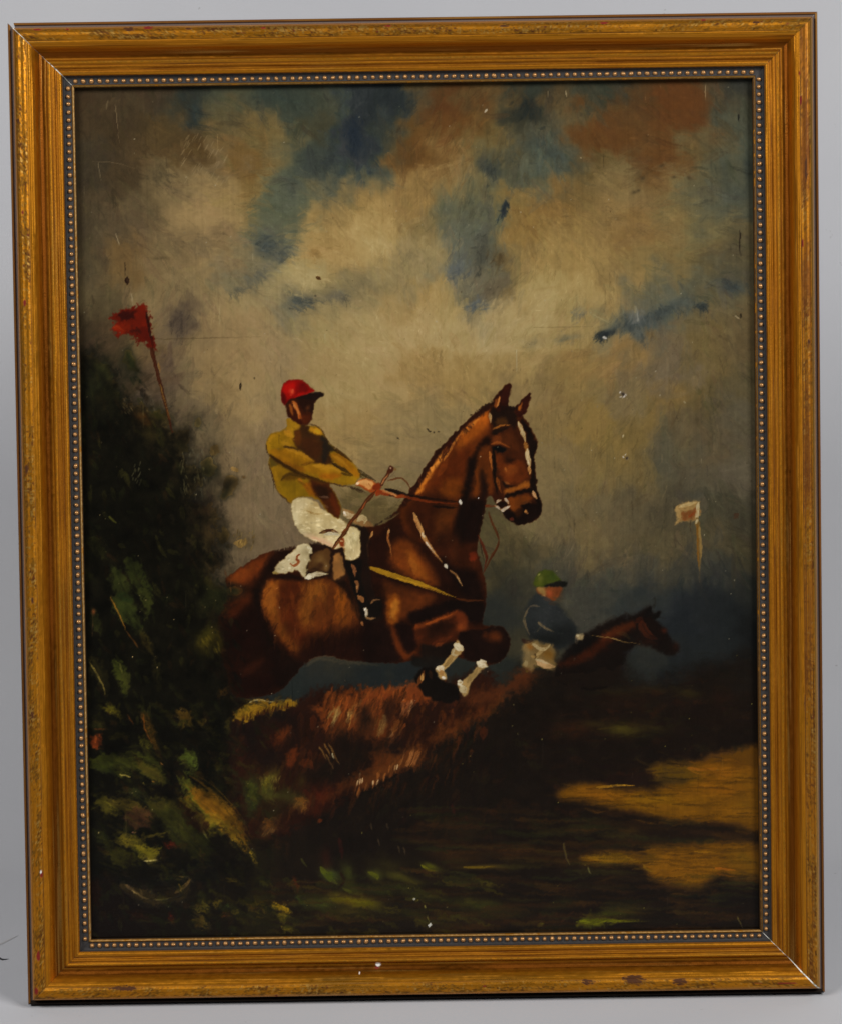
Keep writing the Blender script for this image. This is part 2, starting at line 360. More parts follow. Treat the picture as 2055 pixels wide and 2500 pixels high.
# sky: accents over the lay-in, then brushed
CUR[0] = 1
def B(m, x, y, rx, ry, ang, col, a=.8, rag=.35): 
    (X, Y), = m(x, y); blob(X, Y, rx, ry, ang, col, a, rag)
B(r2, 490, 420, 20, 46, 12, (24, 42, 66), .6); B(r2, 440, 600, 40, 50, 20, (36, 52, 68), .5); B(r2, 170, 690, 30, 44, 15, (50, 58, 62), .6)
B(r2, 740, 190, 44, 22, 15, (34, 44, 52), .7); B(r2, 600, 400, 36, 40, 10, (48, 56, 58), .5); B(r2, 1700, 270, 38, 26, 60, (34, 40, 40), .75)
B(r2, 1440, 690, 20, 30, -30, (54, 62, 64), .7); B(r2, 1530, 960, 7, 20, 25, (36, 50, 62), .85); B(r2, 1260, 1200, 56, 60, 10, (74, 82, 82), .6)
B(r2, 1200, 1360, 34, 34, 0, (74, 82, 92), .6); B(r2, 1370, 1270, 16, 60, 12, (66, 68, 64), .6); B(r2, 1480, 1310, 26, 18, 30, (78, 66, 46), .6)
B(r2, 1420, 1540, 36, 26, -40, (84, 80, 72), .7); B(r2, 1330, 1640, 24, 18, -30, (82, 90, 98), .7); B(r2, 100, 1630, 34, 13, -6, (66, 72, 74), .8, .2)
B(r2, 340, 1590, 26, 12, -14, (88, 86, 78), .6); B(r2, 840, 1290, 40, 24, 35, (112, 104, 82), .5); B(r2, 1090, 240, 38, 34, 20, (88, 56, 32), .6); B(r2, 1170, 380, 44, 30, 10, (100, 70, 38), .5)
B(r2, 900, 570, 28, 40, 10, (98, 70, 38), .55)
B(r1, 1460, 1220, 32, 24, 35, (66, 74, 76), .75); B(r1, 1560, 1290, 22, 30, 40, (76, 80, 78), .6); B(r1, 1400, 1420, 40, 18, -15, (84, 86, 80), .6); B(r1, 1260, 1530, 30, 10, -15, (80, 80, 70), .6)
B(r1, 980, 1240, 34, 22, 20, (98, 88, 70), .5); B(r1, 710, 1310, 20, 4, 0, (66, 58, 42), .6); B(r1, 960, 280, 22, 18, 10, (38, 50, 58), .7)
B(r3, 1130, 250, 56, 30, 10, (94, 60, 30), .45); B(r3, 600, 460, 60, 30, -15, (98, 66, 34), .45); B(r3, 950, 500, 34, 46, 10, (102, 68, 36), .6); B(r3, 170, 520, 40, 44, 20, (56, 66, 70), .6)
B(r3, 50, 240, 24, 30, 0, (38, 44, 44), .6); B(r3, 1560, 700, 10, 40, 0, (44, 54, 60), .5); B(r3, 1400, 880, 56, 30, 10, (66, 74, 74), .55)
B(r5, 780, 260, 50, 26, -18, (58, 67, 74), .85, .3); B(r5, 1000, 170, 62, 18, -14, (62, 70, 74), .8, .3); B(r5, 790, 210, 16, 18, -30, (92, 98, 102), .5); B(r5, 570, 340, 22, 9, -18, (40, 50, 56), .9, .2)
B(r5, 650, 290, 40, 14, -20, (70, 76, 76), .6); B(r5, 300, 370, 30, 9, -10, (104, 102, 84), .5); B(r5, 1460, 10, 44, 16, 14, (58, 66, 70), .6); B(r5, 1240, 140, 10, 7, 30, (50, 60, 66), .7); B(r5, 800, 340, 16, 14, 0, (74, 80, 80), .6)
B(r5, 980, 600, 40, 60, 0, (90, 82, 72), .5); B(r5, 960, 1260, 30, 40, 20, (68, 68, 62), .5); B(r5, 1180, 1480, 40, 12, -8, (58, 60, 58), .6)
B(r4, 860, 240, 26, 30, -50, (70, 62, 56), .85, .3); B(r4, 900, 210, 12, 30, -40, (80, 72, 62), .6); B(r4, 790, 690, 16, 60, -10, (72, 60, 54), .35); B(r4, 600, 800, 30, 20, 0, (66, 58, 54), .5)
B(r4, 1160, 690, 34, 8, 25, (104, 88, 64), .5)
B(r7, 850, 600, 60, 18, 4, (40, 46, 50), .6); B(r7, 1130, 590, 30, 26, 0, (32, 38, 46), .5)
angf = lambda x, y: 68 + 45 * math.sin(x * .006 + 1.3 * math.sin(y * .004)) + 20 * math.sin(y * .009)
CUR[0] = None
dabs(2600, (190, 200, 1850, 1450), 62, 15, angf, 26, .40, .075, .75, .18)
dabs(4200, (190, 200, 1850, 1450), 36, 5, angf, 24, .38, .11, .8, .26)
dabs(1200, (560, 520, 1450, 900), 40, 6, angf, 30, .34, .08, .8, .3, (8, 7, 5))
# cloud shadows laid back in over the brushing, with a dry brush
CUR[0] = 1
def scum(m, x, y, rx, ry, ang, col, a=.6, n=26, w=5, L=22, br=.65):
    (X, Y), = m(x, y); blob(X, Y, rx, ry, ang, col, a * .75, .5)
    for i in range(n):
        t = math.radians(ang); u, v = rng.normal() * rx * .62, rng.normal() * ry * .62
        px, py = X + u * math.cos(t) - v * math.sin(t), Y + u * math.sin(t) + v * math.cos(t)
        s = math.radians(angf(px, py) + rng.normal() * 30); l = L * rng.uniform(.5, 1.3)
        stroke([(px, py), (px + l * .5 * math.cos(s), py + l * .5 * math.sin(s)), (px + l * math.cos(s + .2), py + l * math.sin(s + .2))], w * rng.uniform(.6, 1.5), np.array(col) * rng.uniform(.82, 1.14), a * .6, br, h=.3)
for k in ((r5, 790, 250, 44, 22, -18, (56, 64, 72), .8), (r5, 640, 300, 36, 12, -20, (66, 72, 74), .6), (r5, 980, 175, 56, 16, -14, (58, 66, 72), .8), (r5, 1130, 130, 40, 14, -10, (66, 74, 76), .6), (r5, 560, 340, 20, 8, -15, (38, 46, 54), .9), (r5, 1460, 10, 34, 14, 10, (54, 62, 68), .7), (r5, 820, 330, 14, 16, 0, (70, 76, 80), .6), (r5, 1240, 140, 9, 6, 20, (48, 56, 62), .7), (r5, 300, 365, 30, 7, -8, (100, 98, 84), .5), (r5, 790, 200, 14, 14, -40, (96, 100, 106), .5),
          (r1, 1450, 1210, 24, 20, 35, (60, 68, 74), .8), (r1, 1570, 1280, 16, 24, 40, (70, 76, 78), .7), (r1, 1390, 1420, 34, 14, -20, (82, 84, 82), .6), (r1, 1260, 1530, 26, 9, -20, (80, 80, 74), .6), (r1, 980, 1230, 30, 18, 20, (94, 84, 68), .5), (r1, 720, 740, 34, 26, 10, (66, 60, 48), .5), (r1, 760, 1200, 36, 20, 10, (92, 82, 64), .4), (r1, 430, 1100, 24, 40, 0, (72, 64, 52), .4),
          (r2, 110, 1630, 34, 11, -6, (62, 68, 72), .85), (r2, 350, 1585, 30, 10, -12, (86, 84, 78), .65), (r2, 520, 1500, 30, 12, -20, (104, 98, 80), .5), (r2, 840, 1290, 30, 18, 30, (110, 102, 82), .5), (r2, 1200, 1390, 26, 20, 0, (72, 80, 92), .6), (r2, 1370, 1260, 12, 50, 12, (62, 64, 62), .7), (r2, 1490, 1310, 20, 14, 30, (76, 66, 48), .6), (r2, 1440, 1530, 26, 18, -40, (80, 74, 64), .7), (r2, 1330, 1640, 22, 14, -30, (76, 84, 94), .75), (r2, 1530, 960, 6, 22, 25, (34, 46, 58), .9), (r2, 1440, 690, 18, 22, -30, (54, 60, 62), .7), (r2, 1560, 590, 16, 14, 0, (66, 70, 64), .5), (r2, 1690, 260, 34, 18, 40, (32, 38, 40), .7), (r2, 740, 180, 36, 16, 15, (32, 42, 50), .6), (r2, 480, 430, 16, 44, 12, (22, 42, 70), .7), (r2, 640, 400, 40, 20, -30, (50, 56, 56), .5), (r2, 300, 600, 12, 44, 18, (46, 54, 60), .5), (r2, 1560, 1560, 10, 14, 0, (98, 86, 62), .5),
          (r2, 190, 1270, 8, 8, 0, (128, 106, 70), .5), (r4, 860, 250, 26, 24, -55, (66, 58, 54), .85), (r4, 760, 560, 12, 40, -10, (80, 68, 62), .4), (r5, 880, 330, 10, 10, 0, (92, 80, 60), .5), (r2, 2060, 1700, 14, 10, 0, (92, 92, 86), .6), (r5, 60, 400, 30, 12, -10, (120, 112, 90), .5)):
    scum(*k)
for k in ((r2, 500, 1100, 44, 26, -20, (172, 152, 106), .5), (r2, 130, 1480, 34, 20, -10, (176, 160, 116), .6), (r2, 620, 1200, 36, 16, 20, (180, 162, 116), .5), (r2, 1500, 1640, 40, 18, 0, (170, 152, 112), .4), (r2, 430, 1300, 44, 22, 10, (164, 142, 98), .4), (r1, 1640, 1400, 24, 18, 0, (168, 152, 110), .5), (r3, 80, 1640, 40, 24, 0, (166, 148, 108), .5), (r2, 1000, 700, 30, 24, 0, (140, 118, 80), .4), (r1, 1000, 1010, 50, 20, 0, (140, 122, 92), .5), (r3, 330, 1520, 50, 24, 0, (156, 138, 96), .35)):
    scum(*k)
CUR[0] = None
# dry drags in the upper left, drawn with the brush handle
for i in range(46):
    x, y = r1(rng.uniform(860, 1190), 0)[0][0], r1(0, rng.uniform(430, 780))[0][1]
    stroke([(x, y), (x - 9, y + 17)], 1.7, (140, 128, 108), .33, .2, h=.7)
for i in range(420):      # light bristle scratches where the cloud is thickest
    x, y = rng.uniform(640, 1500), rng.uniform(480, 960)
    t = math.radians(angf(x, y) + rng.normal() * 28); L = rng.uniform(6, 16)
    q = P([(x, y)])[0]; col = C[int(np.clip(q[1], 0, NY - 1)), int(np.clip(q[0], 0, NX - 1))] * rng.choice([1.17, 1.22, .86])
    stroke([(x, y), (x + L * math.cos(t), y + L * math.sin(t))], 1.8, np.clip(col, 0, 235), .6, 0, h=.5)

# land, lower right
CUR[0] = 2
poly(r7(560, 1260, 700, 1195, 900, 1205, 1100, 1140, 1300, 1095, 1640, 1060, 1700, 1736, 0, 1736, -60, 1150, 240, 1080, 380, 1100), (19, 14, 10), 34, 10, .93)
B(r7, 620, 1270, 52, 13, 2, (40, 34, 14), .8); B(r7, 900, 1270, 60, 9, 2, (36, 28, 14), .6); B(r7, 1150, 1290, 26, 14, 5, (42, 34, 14), .7); B(r7, 700, 1380, 90, 26, 0, (34, 18, 10), .6); B(r7, 1420, 1380, 60, 40, 0, (36, 20, 12), .6)
B(r7, 1200, 1480, 120, 20, 0, (28, 16, 10), .5); B(r7, 1560, 1200, 40, 60, 0, (20, 18, 16), .5)
poly(r0(0, 0, 1700, 0, 1700, 1640, 0, 1640), (20, 14, 10), 30, 6, .85, False)
B(r0, 330, 190, 50, 18, 0, (44, 24, 12), .8); B(r0, 690, 190, 40, 15, 4, (64, 58, 18), .85, .2); B(r0, 860, 170, 50, 12, 0, (46, 40, 16), .7); B(r0, 480, 150, 40, 10, 0, (44, 36, 16), .6)
poly(r0(230, 640, 330, 585, 480, 580, 640, 600, 800, 610, 930, 600, 1010, 570, 1130, 545, 900, 520, 920, 440, 1100, 425, 1250, 420, 1330, 370, 1480, 345, 1660, 345, 1680, 880, 1520, 860, 1350, 845, 1180, 850, 1000, 815, 850, 775, 700, 755, 560, 720, 420, 690, 270, 680), (112, 74, 16), 16, 2.5, .9)
poly(r0(900, 440, 1130, 430, 1250, 500, 1150, 560, 1010, 570, 930, 540), (66, 52, 20), 16, 8, .7); poly(r0(1290, 360, 1480, 345, 1660, 350, 1660, 430, 1400, 440, 1280, 410), (70, 46, 20), 18, 8, .7)
poly(r0(560, 575, 760, 575, 900, 600, 880, 580, 900, 500, 620, 500), (26, 16, 12), 8, 5, .8)
B(r0, 1400, 470, 60, 16, 0, (128, 80, 22), .7); B(r0, 900, 690, 90, 16, 3, (118, 84, 14), .8); B(r0, 1450, 610, 70, 14, 0, (124, 76, 18), .6); B(r0, 500, 640, 60, 14, 4, (120, 76, 20), .7); B(r0, 1560, 700, 34, 50, 0, (92, 64, 20), .6)
B(r0, 1100, 780, 60, 10, 3, (104, 70, 16), .6)
poly(r0(850, 850, 1200, 845, 1430, 860, 1440, 900, 1420, 960, 1200, 985, 950, 990, 700, 1000, 600, 960, 700, 920, 900, 900), (24, 17, 12), 14, 2.5, .9)
B(r0, 500, 880, 60, 16, 0, (34, 32, 16), .7); B(r0, 740, 900, 30, 10, 0, (60, 46, 18), .5)
poly(r0(400, 1110, 430, 1070, 560, 1050, 730, 1060, 850, 1080, 860, 1030, 950, 1005, 1180, 1000, 1380, 985, 1640, 1010, 1660, 1240, 1500, 1250, 1380, 1210, 1290, 1250, 1220, 1310, 1080, 1285, 900, 1250, 860, 1180, 800, 1140, 720, 1135, 560, 1140, 420, 1140), (112, 74, 17), 16, 2.5, .9)
B(r0, 1550, 1100, 34, 30, 0, (88, 66, 18), .7); B(r0, 560, 1085, 60, 10, 0, (106, 78, 20), .8); B(r0, 860, 1090, 24, 12, 0, (52, 42, 18), .8); B(r0, 1080, 1120, 80, 20, 2, (118, 78, 18), .7); B(r0, 1560, 1230, 34, 14, 0, (54, 42, 16), .7); B(r0, 1160, 1270, 40, 12, 0, (108, 74, 16), .7)
B(r0, 100, 1030, 60, 12, 3, (58, 36, 16), .7); B(r0, 150, 1110, 70, 14, 3, (64, 42, 16), .7); B(r0, 60, 900, 34, 14, 0, (36, 34, 18), .7); B(r0, 1300, 1380, 90, 14, 0, (14, 14, 14), .6)
B(r0, 200, 1420, 50, 14, 0, (42, 46, 18), .6)
for i in range(420):
    gx, gy = r0(rng.uniform(260, 1650), 0)[0][0], r0(0, rng.choice([rng.uniform(420, 840), rng.uniform(1000, 1260)]))[0][1]
    q = P([(gx, gy)])[0]; c = C[int(np.clip(q[1], 0, NY - 1)), int(np.clip(q[0], 0, NX - 1))]
    if c[0] > 62:
        L = rng.uniform(20, 60); stroke([(gx - L, gy), (gx, gy + rng.normal() * 2), (gx + L, gy + rng.normal() * 3)], rng.uniform(2, 6), np.clip(c * rng.choice([.3, .45, .66, .82, 1.12, 1.25]), 0, 255), .48, .7, h=.3, soft=2.5)
stroke(r0(500, 600, 620, 585, 760, 580), 5, (164, 122, 58), .8); stroke(r0(600, 580, 770, 582), 3, (186, 140, 70), .8); stroke(r0(1150, 455, 1220, 470, 1330, 460), 7, (140, 84, 34), .7); stroke(r0(1340, 1165, 1480, 1185), 6, (160, 92, 30), .7)
stroke(r0(830, 1140, 860, 1180, 920, 1190), 5, (120, 90, 26), .7); stroke(r0(1190, 1050, 1340, 1055), 4, (142, 100, 30), .7); stroke(r0(1140, 460, 1220, 500, 1290, 505), 5, (134, 86, 30), .6)
for k in range(9): stroke(r0(380 + 20 * k, 1085 + 6 * k, 620 + 24 * k, 1062 + 8 * k, 720, 1070 + 7 * k), 3, (128, 98, 28), .5, .6)
for k in range(9): stroke(r0(355 + 30 * k, 1552 + rng.normal() * 10, 450 + 30 * k, 1540 + rng.normal() * 9, 560 + 40 * k, 1542 + rng.normal() * 8), 6, (112, 116, 22), .7 - .04 * k, .7)
poly(r0(360, 1555, 450, 1500, 560, 1500, 640, 1530, 560, 1565, 460, 1580), (92, 98, 20), 8, 8, .6); B(r0, 640, 1500, 60, 12, -4, (58, 62, 16), .6)
stroke(r0(80, 1575, 130, 1560), 8, (120, 120, 30), .7); stroke(r0(250, 1545, 340, 1475), 6, (60, 34, 26), .5); stroke(r0(60, 1500, 140, 1510), 14, (54, 28, 20), .6)
CUR[0] = None
dabs(900, (1180, 1600, 1850, 2280), 46, 6, 2, 8, .4, .1, .7, .25)

# land, lower middle
CUR[0] = 2
poly(r9(0, 560, 300, 700, 700, 560, 1000, 300, 1300, 0, 1736, 0, 1736, 1640, 0, 1640), (19, 14, 10), 40, 8, .85)
B(r9, 1600, 1040, 70, 16, 2, (58, 34, 14), .7); B(r9, 1200, 1090, 70, 18, 4, (48, 32, 14), .7); B(r9, 1400, 1160, 70, 6, 0, (76, 62, 20), .7, .2); B(r9, 1240, 900, 60, 20, 0, (32, 26, 14), .6)
B(r9, 440, 1400, 56, 12, 6, (92, 82, 20), .9, .25); B(r9, 330, 1380, 40, 14, 8, (78, 70, 20), .7); B(r9, 200, 1410, 40, 16, 8, (52, 62, 22), .8); B(r9, 530, 1420, 40, 12, 4, (88, 84, 20), .8)
B(r9, 440, 1480, 60, 14, 0, (60, 54, 18), .7); B(r9, 440, 1320, 40, 16, 20, (48, 48, 18), .8); B(r9, 660, 1330, 50, 14, 10, (38, 42, 16), .7); B(r9, 900, 1340, 60, 14, 10, (44, 44, 16), .7); B(r9, 1340, 1420, 70, 14, 3, (52, 52, 18), .8); B(r9, 1500, 1480, 70, 12, 0, (36, 36, 14), .7)
B(r9, 300, 1210, 18, 22, -40, (62, 76, 34), .9, .3); B(r9, 610, 1205, 16, 12, 20, (66, 72, 26), .85, .3); B(r9, 430, 1200, 16, 26, -20, (48, 52, 20), .8); B(r9, 760, 1220, 36, 12, 20, (58, 56, 20), .7); B(r9, 700, 1130, 40, 18, 10, (40, 36, 16), .7)
B(r9, 1010, 1160, 24, 8, 14, (74, 76, 22), .85, .25); B(r9, 840, 1240, 50, 10, 10, (62, 60, 20), .6); B(r9, 1000, 1500, 160, 16, 0, (32, 28, 14), .6); B(r9, 1400, 1560, 120, 10, 0, (38, 26, 16), .6)
for k in range(60):
    x = rng.uniform(60, 1500); y = rng.uniform(1120, 1600); L = rng.uniform(30, 110)
    (X, Y), = r9(x, y); q = P([(X, Y)])[0]; c = C[int(np.clip(q[1], 0, NY - 1)), int(np.clip(q[0], 0, NX - 1))]
    stroke(r9(x, y, x + L * .5, y + 10, x + L, y + 22), rng.uniform(3, 9), np.clip(c * rng.choice([.7, 1.25, 1.4]), 0, 160), .5, .6)
stroke(r9(945, 1145, 1000, 1180, 1060, 1185), 6, (110, 112, 34), .8); stroke(r9(240, 1160, 290, 1230, 350, 1275), 12, (78, 92, 40), .8); stroke(r9(575, 1195, 630, 1225, 640, 1250), 10, (84, 88, 34), .8); stroke(r9(100, 1100, 140, 1160), 5, (60, 64, 28), .6)
stroke(r9(1240, 1160, 1340, 1162, 1460, 1155), 5, (112, 92, 34), .7); stroke(r9(400, 1310, 470, 1350), 8, (66, 70, 20), .7)
stroke(r9(380, 1200, 400, 1260, 360, 1320), 8, (26, 10, 8), .8); stroke(r9(370, 960, 390, 1100), 10, (46, 16, 12), .6); B(r9, 270, 1090, 16, 30, 0, (44, 18, 12), .5)
stroke(r9(1160, 720, 1180, 790), 8, (52, 18, 16), .6); stroke(r9(1255, 800, 1270, 830), 7, (60, 18, 16), .6)
for x, y in ((590, 850), (700, 850), (640, 960), (780, 1010), (820, 1020)): stroke(r9(x, y, x + 14, y + 50), 4, (72, 60, 44), .5)

# half-tones dragged across the dark turf
for k in range(520):
    x, y = rng.uniform(640, 1850), rng.uniform(1980, 2285)
    q = P([(x, y)])[0]
    if not (2 < q[0] < NX - 2 and 2 < q[1] < NY - 2) or C[int(q[1]), int(q[0])].mean() > 40 or (x < 1000 and y < 2140): continue
    c = np.array([(52, 34, 15), (42, 38, 17), (58, 38, 15), (30, 20, 13), (36, 40, 18), (24, 20, 14), (46, 28, 14)][rng.integers(0, 7)]) * rng.uniform(.7, 1.15)
    L = rng.uniform(20, 90); stroke([(x - L, y - 2), (x, y + rng.normal() * 3), (x + L, y + rng.normal() * 4)], rng.uniform(5, 15), c, .42, .6, h=.25, soft=5, rough=2)
for k in range(420):
    x = rng.uniform(600, 1850); y = rng.uniform(1640, 2060)
    q = P([(x, y)])[0]
    if not (2 < q[0] < NX - 2 and 2 < q[1] < NY - 2) or C[int(q[1]), int(q[0])].mean() > 30: continue
    c = np.array([(40, 24, 13), (32, 24, 14), (48, 26, 13), (26, 18, 13), (30, 28, 15), (22, 18, 14)][rng.integers(0, 6)]) * rng.uniform(.7, 1.1)
    t = math.radians(rng.normal(100 if x < 1200 else 4, 24)); L = rng.uniform(14, 44)
    stroke([(x, y), (x + L * math.cos(t), y + L * math.sin(t))], rng.uniform(6, 18), c, .36, .6, h=.25, soft=6, rough=3)

# distant rider and horse
SK, RK = .75, .4
CUR[0] = 3
poly(rF(440, 1120, 500, 1000, 600, 880, 700, 780, 820, 700, 980, 620, 1100, 570, 1190, 570, 1290, 520, 1375, 480, 1370, 540, 1450, 545, 1400, 620, 1470, 670, 1530, 740, 1560, 810, 1620, 850, 1640, 910, 1580, 960, 1500, 950, 1420, 910, 1330, 870, 1250, 860, 1170, 900, 1120, 980, 1080, 1100, 1000, 1240, 800, 1300, 500, 1240), (22, 14, 10), 10, 4, .95)
poly(rF(480, 1040, 620, 980, 780, 860, 900, 760, 1040, 690, 1180, 630, 1210, 680, 1100, 760, 960, 840, 850, 940, 720, 1020, 560, 1060), (72, 30, 12), 14, 5, .85)
poly(rF(900, 760, 1060, 680, 1180, 640, 1180, 690, 1020, 760, 920, 800), (88, 42, 18), 12, 4, .7)
poly(rF(560, 900, 700, 800, 820, 770, 880, 800, 760, 880, 640, 960), (16, 12, 10), 12, 4, .8); poly(rF(1260, 620, 1350, 560, 1420, 630, 1500, 760, 1480, 830, 1380, 760, 1280, 760), (24, 14, 10), 10, 4, .8)
stroke(rF(1280, 640, 1290, 690, 1340, 760, 1420, 800), 20, (80, 36, 18), .8); stroke(rF(1230, 640, 1260, 620, 1300, 640), 16, (70, 28, 14), .7); B(rF, 1490, 720, 7, 6, 0, (80, 34, 20), .7, .3); B(rF, 1600, 880, 8, 10, 0, (46, 24, 16), .7); B(rF, 1310, 830, 26, 10, 10, (40, 20, 12), .6)
poly(rF(1310, 540, 1375, 485, 1365, 580, 1300, 590), (18, 14, 12), 5, 3); poly(rF(1370, 570, 1455, 545, 1410, 625), (18, 15, 12), 5, 3)
stroke(rF(800, 770, 960, 790, 1120, 830, 1290, 853), 2.4, (150, 120, 70), .75, .3, h=.6); stroke(rF(990, 795, 1080, 818), 2.4, (190, 160, 100), .7, .2)
CUR[0] = 4
poly(rF(260, 370, 320, 360, 420, 420, 470, 470, 540, 570, 620, 650, 660, 720, 640, 800, 480, 900, 300, 860, 200, 800, 170, 720, 150, 620, 180, 480), (32, 36, 40), 8, 4, .97)
B(rF, 330, 560, 36, 24, 30, (44, 48, 54), .8); B(rF, 470, 620, 24, 16, 40, (40, 44, 50), .7); B(rF, 400, 790, 50, 20, 0, (18, 20, 20), .8); B(rF, 560, 740, 20, 30, -30, (22, 24, 26), .7); B(rF, 320, 430, 24, 14, 20, (48, 54, 60), .7)
stroke(rF(190, 500, 150, 600, 160, 680, 200, 760), 6, (112, 98, 76), .7); stroke(rF(200, 490, 250, 480, 300, 490), 6, (96, 86, 74), .7); stroke(rF(280, 640, 340, 690, 430, 735), 6, (116, 102, 80), .8)
for k in range(40): x, y = rng.uniform(190, 560), rng.uniform(470, 760); stroke(rF(x, y, x + 18, y + 10), 3, np.array((52, 56, 62)) * rng.uniform(.6, 1.2), .45)
poly(rF(265, 310, 330, 300, 500, 300, 490, 370, 460, 420, 420, 430, 370, 400, 330, 390, 280, 360), (104, 56, 28), 5, 3); poly(rF(270, 310, 340, 300, 350, 380, 310, 370), (136, 112, 66), 6, 3, .9); B(rF, 370, 370, 9, 10, 0, (150, 70, 40), .8); B(rF, 450, 350, 12, 16, 0, (92, 48, 26), .8); stroke(rF(335, 380, 345, 392), 4, (170, 130, 100), .8)
poly(rF(240, 280, 250, 220, 290, 160, 360, 135, 430, 160, 480, 210, 500, 250, 400, 270, 330, 295, 260, 300), (56, 66, 20), 4, 3); B(rF, 290, 220, 8, 10, 20, (96, 102, 44), .8); B(rF, 420, 220, 12, 12, 0, (46, 60, 24), .8); B(rF, 270, 265, 10, 8, 0, (82, 90, 26), .7); stroke(rF(280, 190, 300, 175), 4, (170, 170, 110), .8)
poly(rF(340, 285, 420, 262, 500, 240, 555, 262, 545, 298, 480, 302, 400, 300), (18, 18, 16), 4, 3)
poly(rF(640, 775, 670, 755, 725, 770, 715, 805, 680, 815), (150, 134, 104), 5, 3); stroke(rF(650, 775, 690, 765), 5, (200, 186, 150), .8)
poly(rF(150, 860, 230, 820, 330, 840, 420, 865, 440, 930, 430, 1000, 450, 1060, 420, 1100, 330, 1080, 260, 1060, 220, 1120, 160, 1090, 130, 1040, 150, 960, 130, 900), (112, 94, 62), 7, 4); B(rF, 180, 960, 12, 30, 0, (122, 106, 76), .9); B(rF, 370, 950, 18, 14, 20, (104, 72, 24), .9, .2); B(rF, 210, 880, 12, 8, 20, (132, 88, 36), .9)
stroke(rF(230, 850, 290, 890, 340, 900, 400, 860), 9, (176, 160, 124), .85); stroke(rF(260, 980, 300, 930, 330, 905), 9, (164, 142, 100), .8); stroke(rF(270, 1010, 340, 1050, 435, 1070), 17, (186, 150, 108), .95, .3); stroke(rF(250, 990, 320, 1020, 380, 1040), 6, (170, 160, 130), .8); stroke(rF(215, 965, 260, 975), 6, (160, 130, 80), .8); stroke(rF(160, 1020, 170, 1070), 10, (150, 136, 104), .7)
stroke(rF(250, 940, 260, 970, 240, 1000), 3, (50, 34, 18), .8); stroke(rF(130, 800, 160, 830, 230, 820), 10, (40, 20, 16), .7)

CUR[0] = 2
for (x, y, rx, ry) in ((700, 1180, 60, 30), (900, 1160, 40, 34), (1030, 1180, 40, 40), (560, 1150, 40, 24)): B(rF, x, y, rx, ry, 0, (19, 14, 10), .85)
CUR[0] = None
dabs(160, (1270, 1440, 1660, 1680), 26, 7, 20, 40, .4, .06, .6, .15)
# hedge
SK, RK = 1.0, .8
CUR[0] = 5
poly(r6(1200, 1450, 1300, 1380, 1400, 1345, 1560, 1340, 1640, 1350, 1700, 1330, 1736, 1290) + r9(140, -40, 200, -90, 330, -110, 470, -110, 560, -80, 700, -60, 900, -90, 1120, -140, 1400, -230, 1500, -60, 1420, 60, 1250, 160, 1080, 270, 940, 420, 700, 540, 480, 640, 280, 760, 60, 880, -60, 950) + r8(1200, 900, 1150, 500, 1180, 250), (34, 16, 9), 14, 8, .95)
for k in range(60):
    x = rng.uniform(0, 1400); y = 40 - x * .08 + rng.uniform(-130, 420) - max(0, x - 900) * .3
    stroke(r9(x, y, x - rng.uniform(-5, 30), y + rng.uniform(50, 130)), rng.uniform(8, 20), np.array((62, 28, 12)) * rng.uniform(.35, 1.35), .6, .6)
poly(rG(900, 300, 1000, 260, 1090, 160, 1250, 150, 1400, 130, 1540, 110, 1736, 110, 1736, 600, 1500, 640, 1250, 560, 1120, 620, 1020, 560, 960, 420), (98, 48, 18), 14, 8, .9)
poly(rE(0, 1690, 150, 1680, 330, 1640, 500, 1600, 620, 1700, 640, 1800, 100, 1850, -20, 1800), (112, 54, 22), 9, 5, .9); poly(rE(1000, 1720, 1200, 1690, 1400, 1620, 1560, 1500, 1700, 1480, 1690, 1640, 1500, 1720, 1300, 1800, 1100, 1860), (70, 36, 17), 16, 6, .9)
for k in range(170):      # twigs along the top of the hedge, leaning left as they fall
    t = rng.uniform(0, 1); x = 1000 + t * 900; y = 120 - 60 * math.sin(t * 3) + rng.uniform(-20, 380)
    L = rng.uniform(50, 150); c = np.array((128, 66, 26)) * rng.uniform(.3, 1.15)
    stroke(rG(x + 16, y, x, y + L * .5, x - 22, y + L), rng.uniform(3, 9), c, .75, .5, (.3, .8), .6)
for (x, y, L, w, c) in ((1140, 310, 160, 16, (164, 132, 78)), (1110, 380, 140, 10, (172, 146, 92)), (1290, 300, 210, 16, (156, 104, 50)), (1270, 350, 110, 9, (186, 150, 90)), (1330, 250, 100, 7, (150, 90, 44)), (1620, 400, 200, 14, (176, 140, 82)), (1600, 440, 150, 9, (164, 126, 66)), (1560, 400, 120, 6, (126, 74, 30)), (1080, 330, 90, 6, (130, 100, 56)), (1736, 500, 130, 12, (142, 86, 36)), (1700, 560, 80, 6, (160, 110, 70)), (1440, 190, 110, 9, (140, 66, 28)), (1650, 150, 120, 10, (140, 66, 28)), (1250, 180, 120, 8, (136, 66, 26))):
    stroke(rG(x + 14, y, x - 4, y + L * .45, x - 30, y + L), w, np.array(c) * .84, .66, .55, (.4, .9), 1.0, soft=4, rough=2); 
    for j in range(5): stroke(rG(x + 14 + rng.normal() * 14, y + rng.uniform(0, 30), x - 30 + rng.normal() * 14, y + L * rng.uniform(.8, 1.2)), 2.6, np.array(c) * rng.uniform(.7, 1.05), .55, 0, (.3, .9), .8)
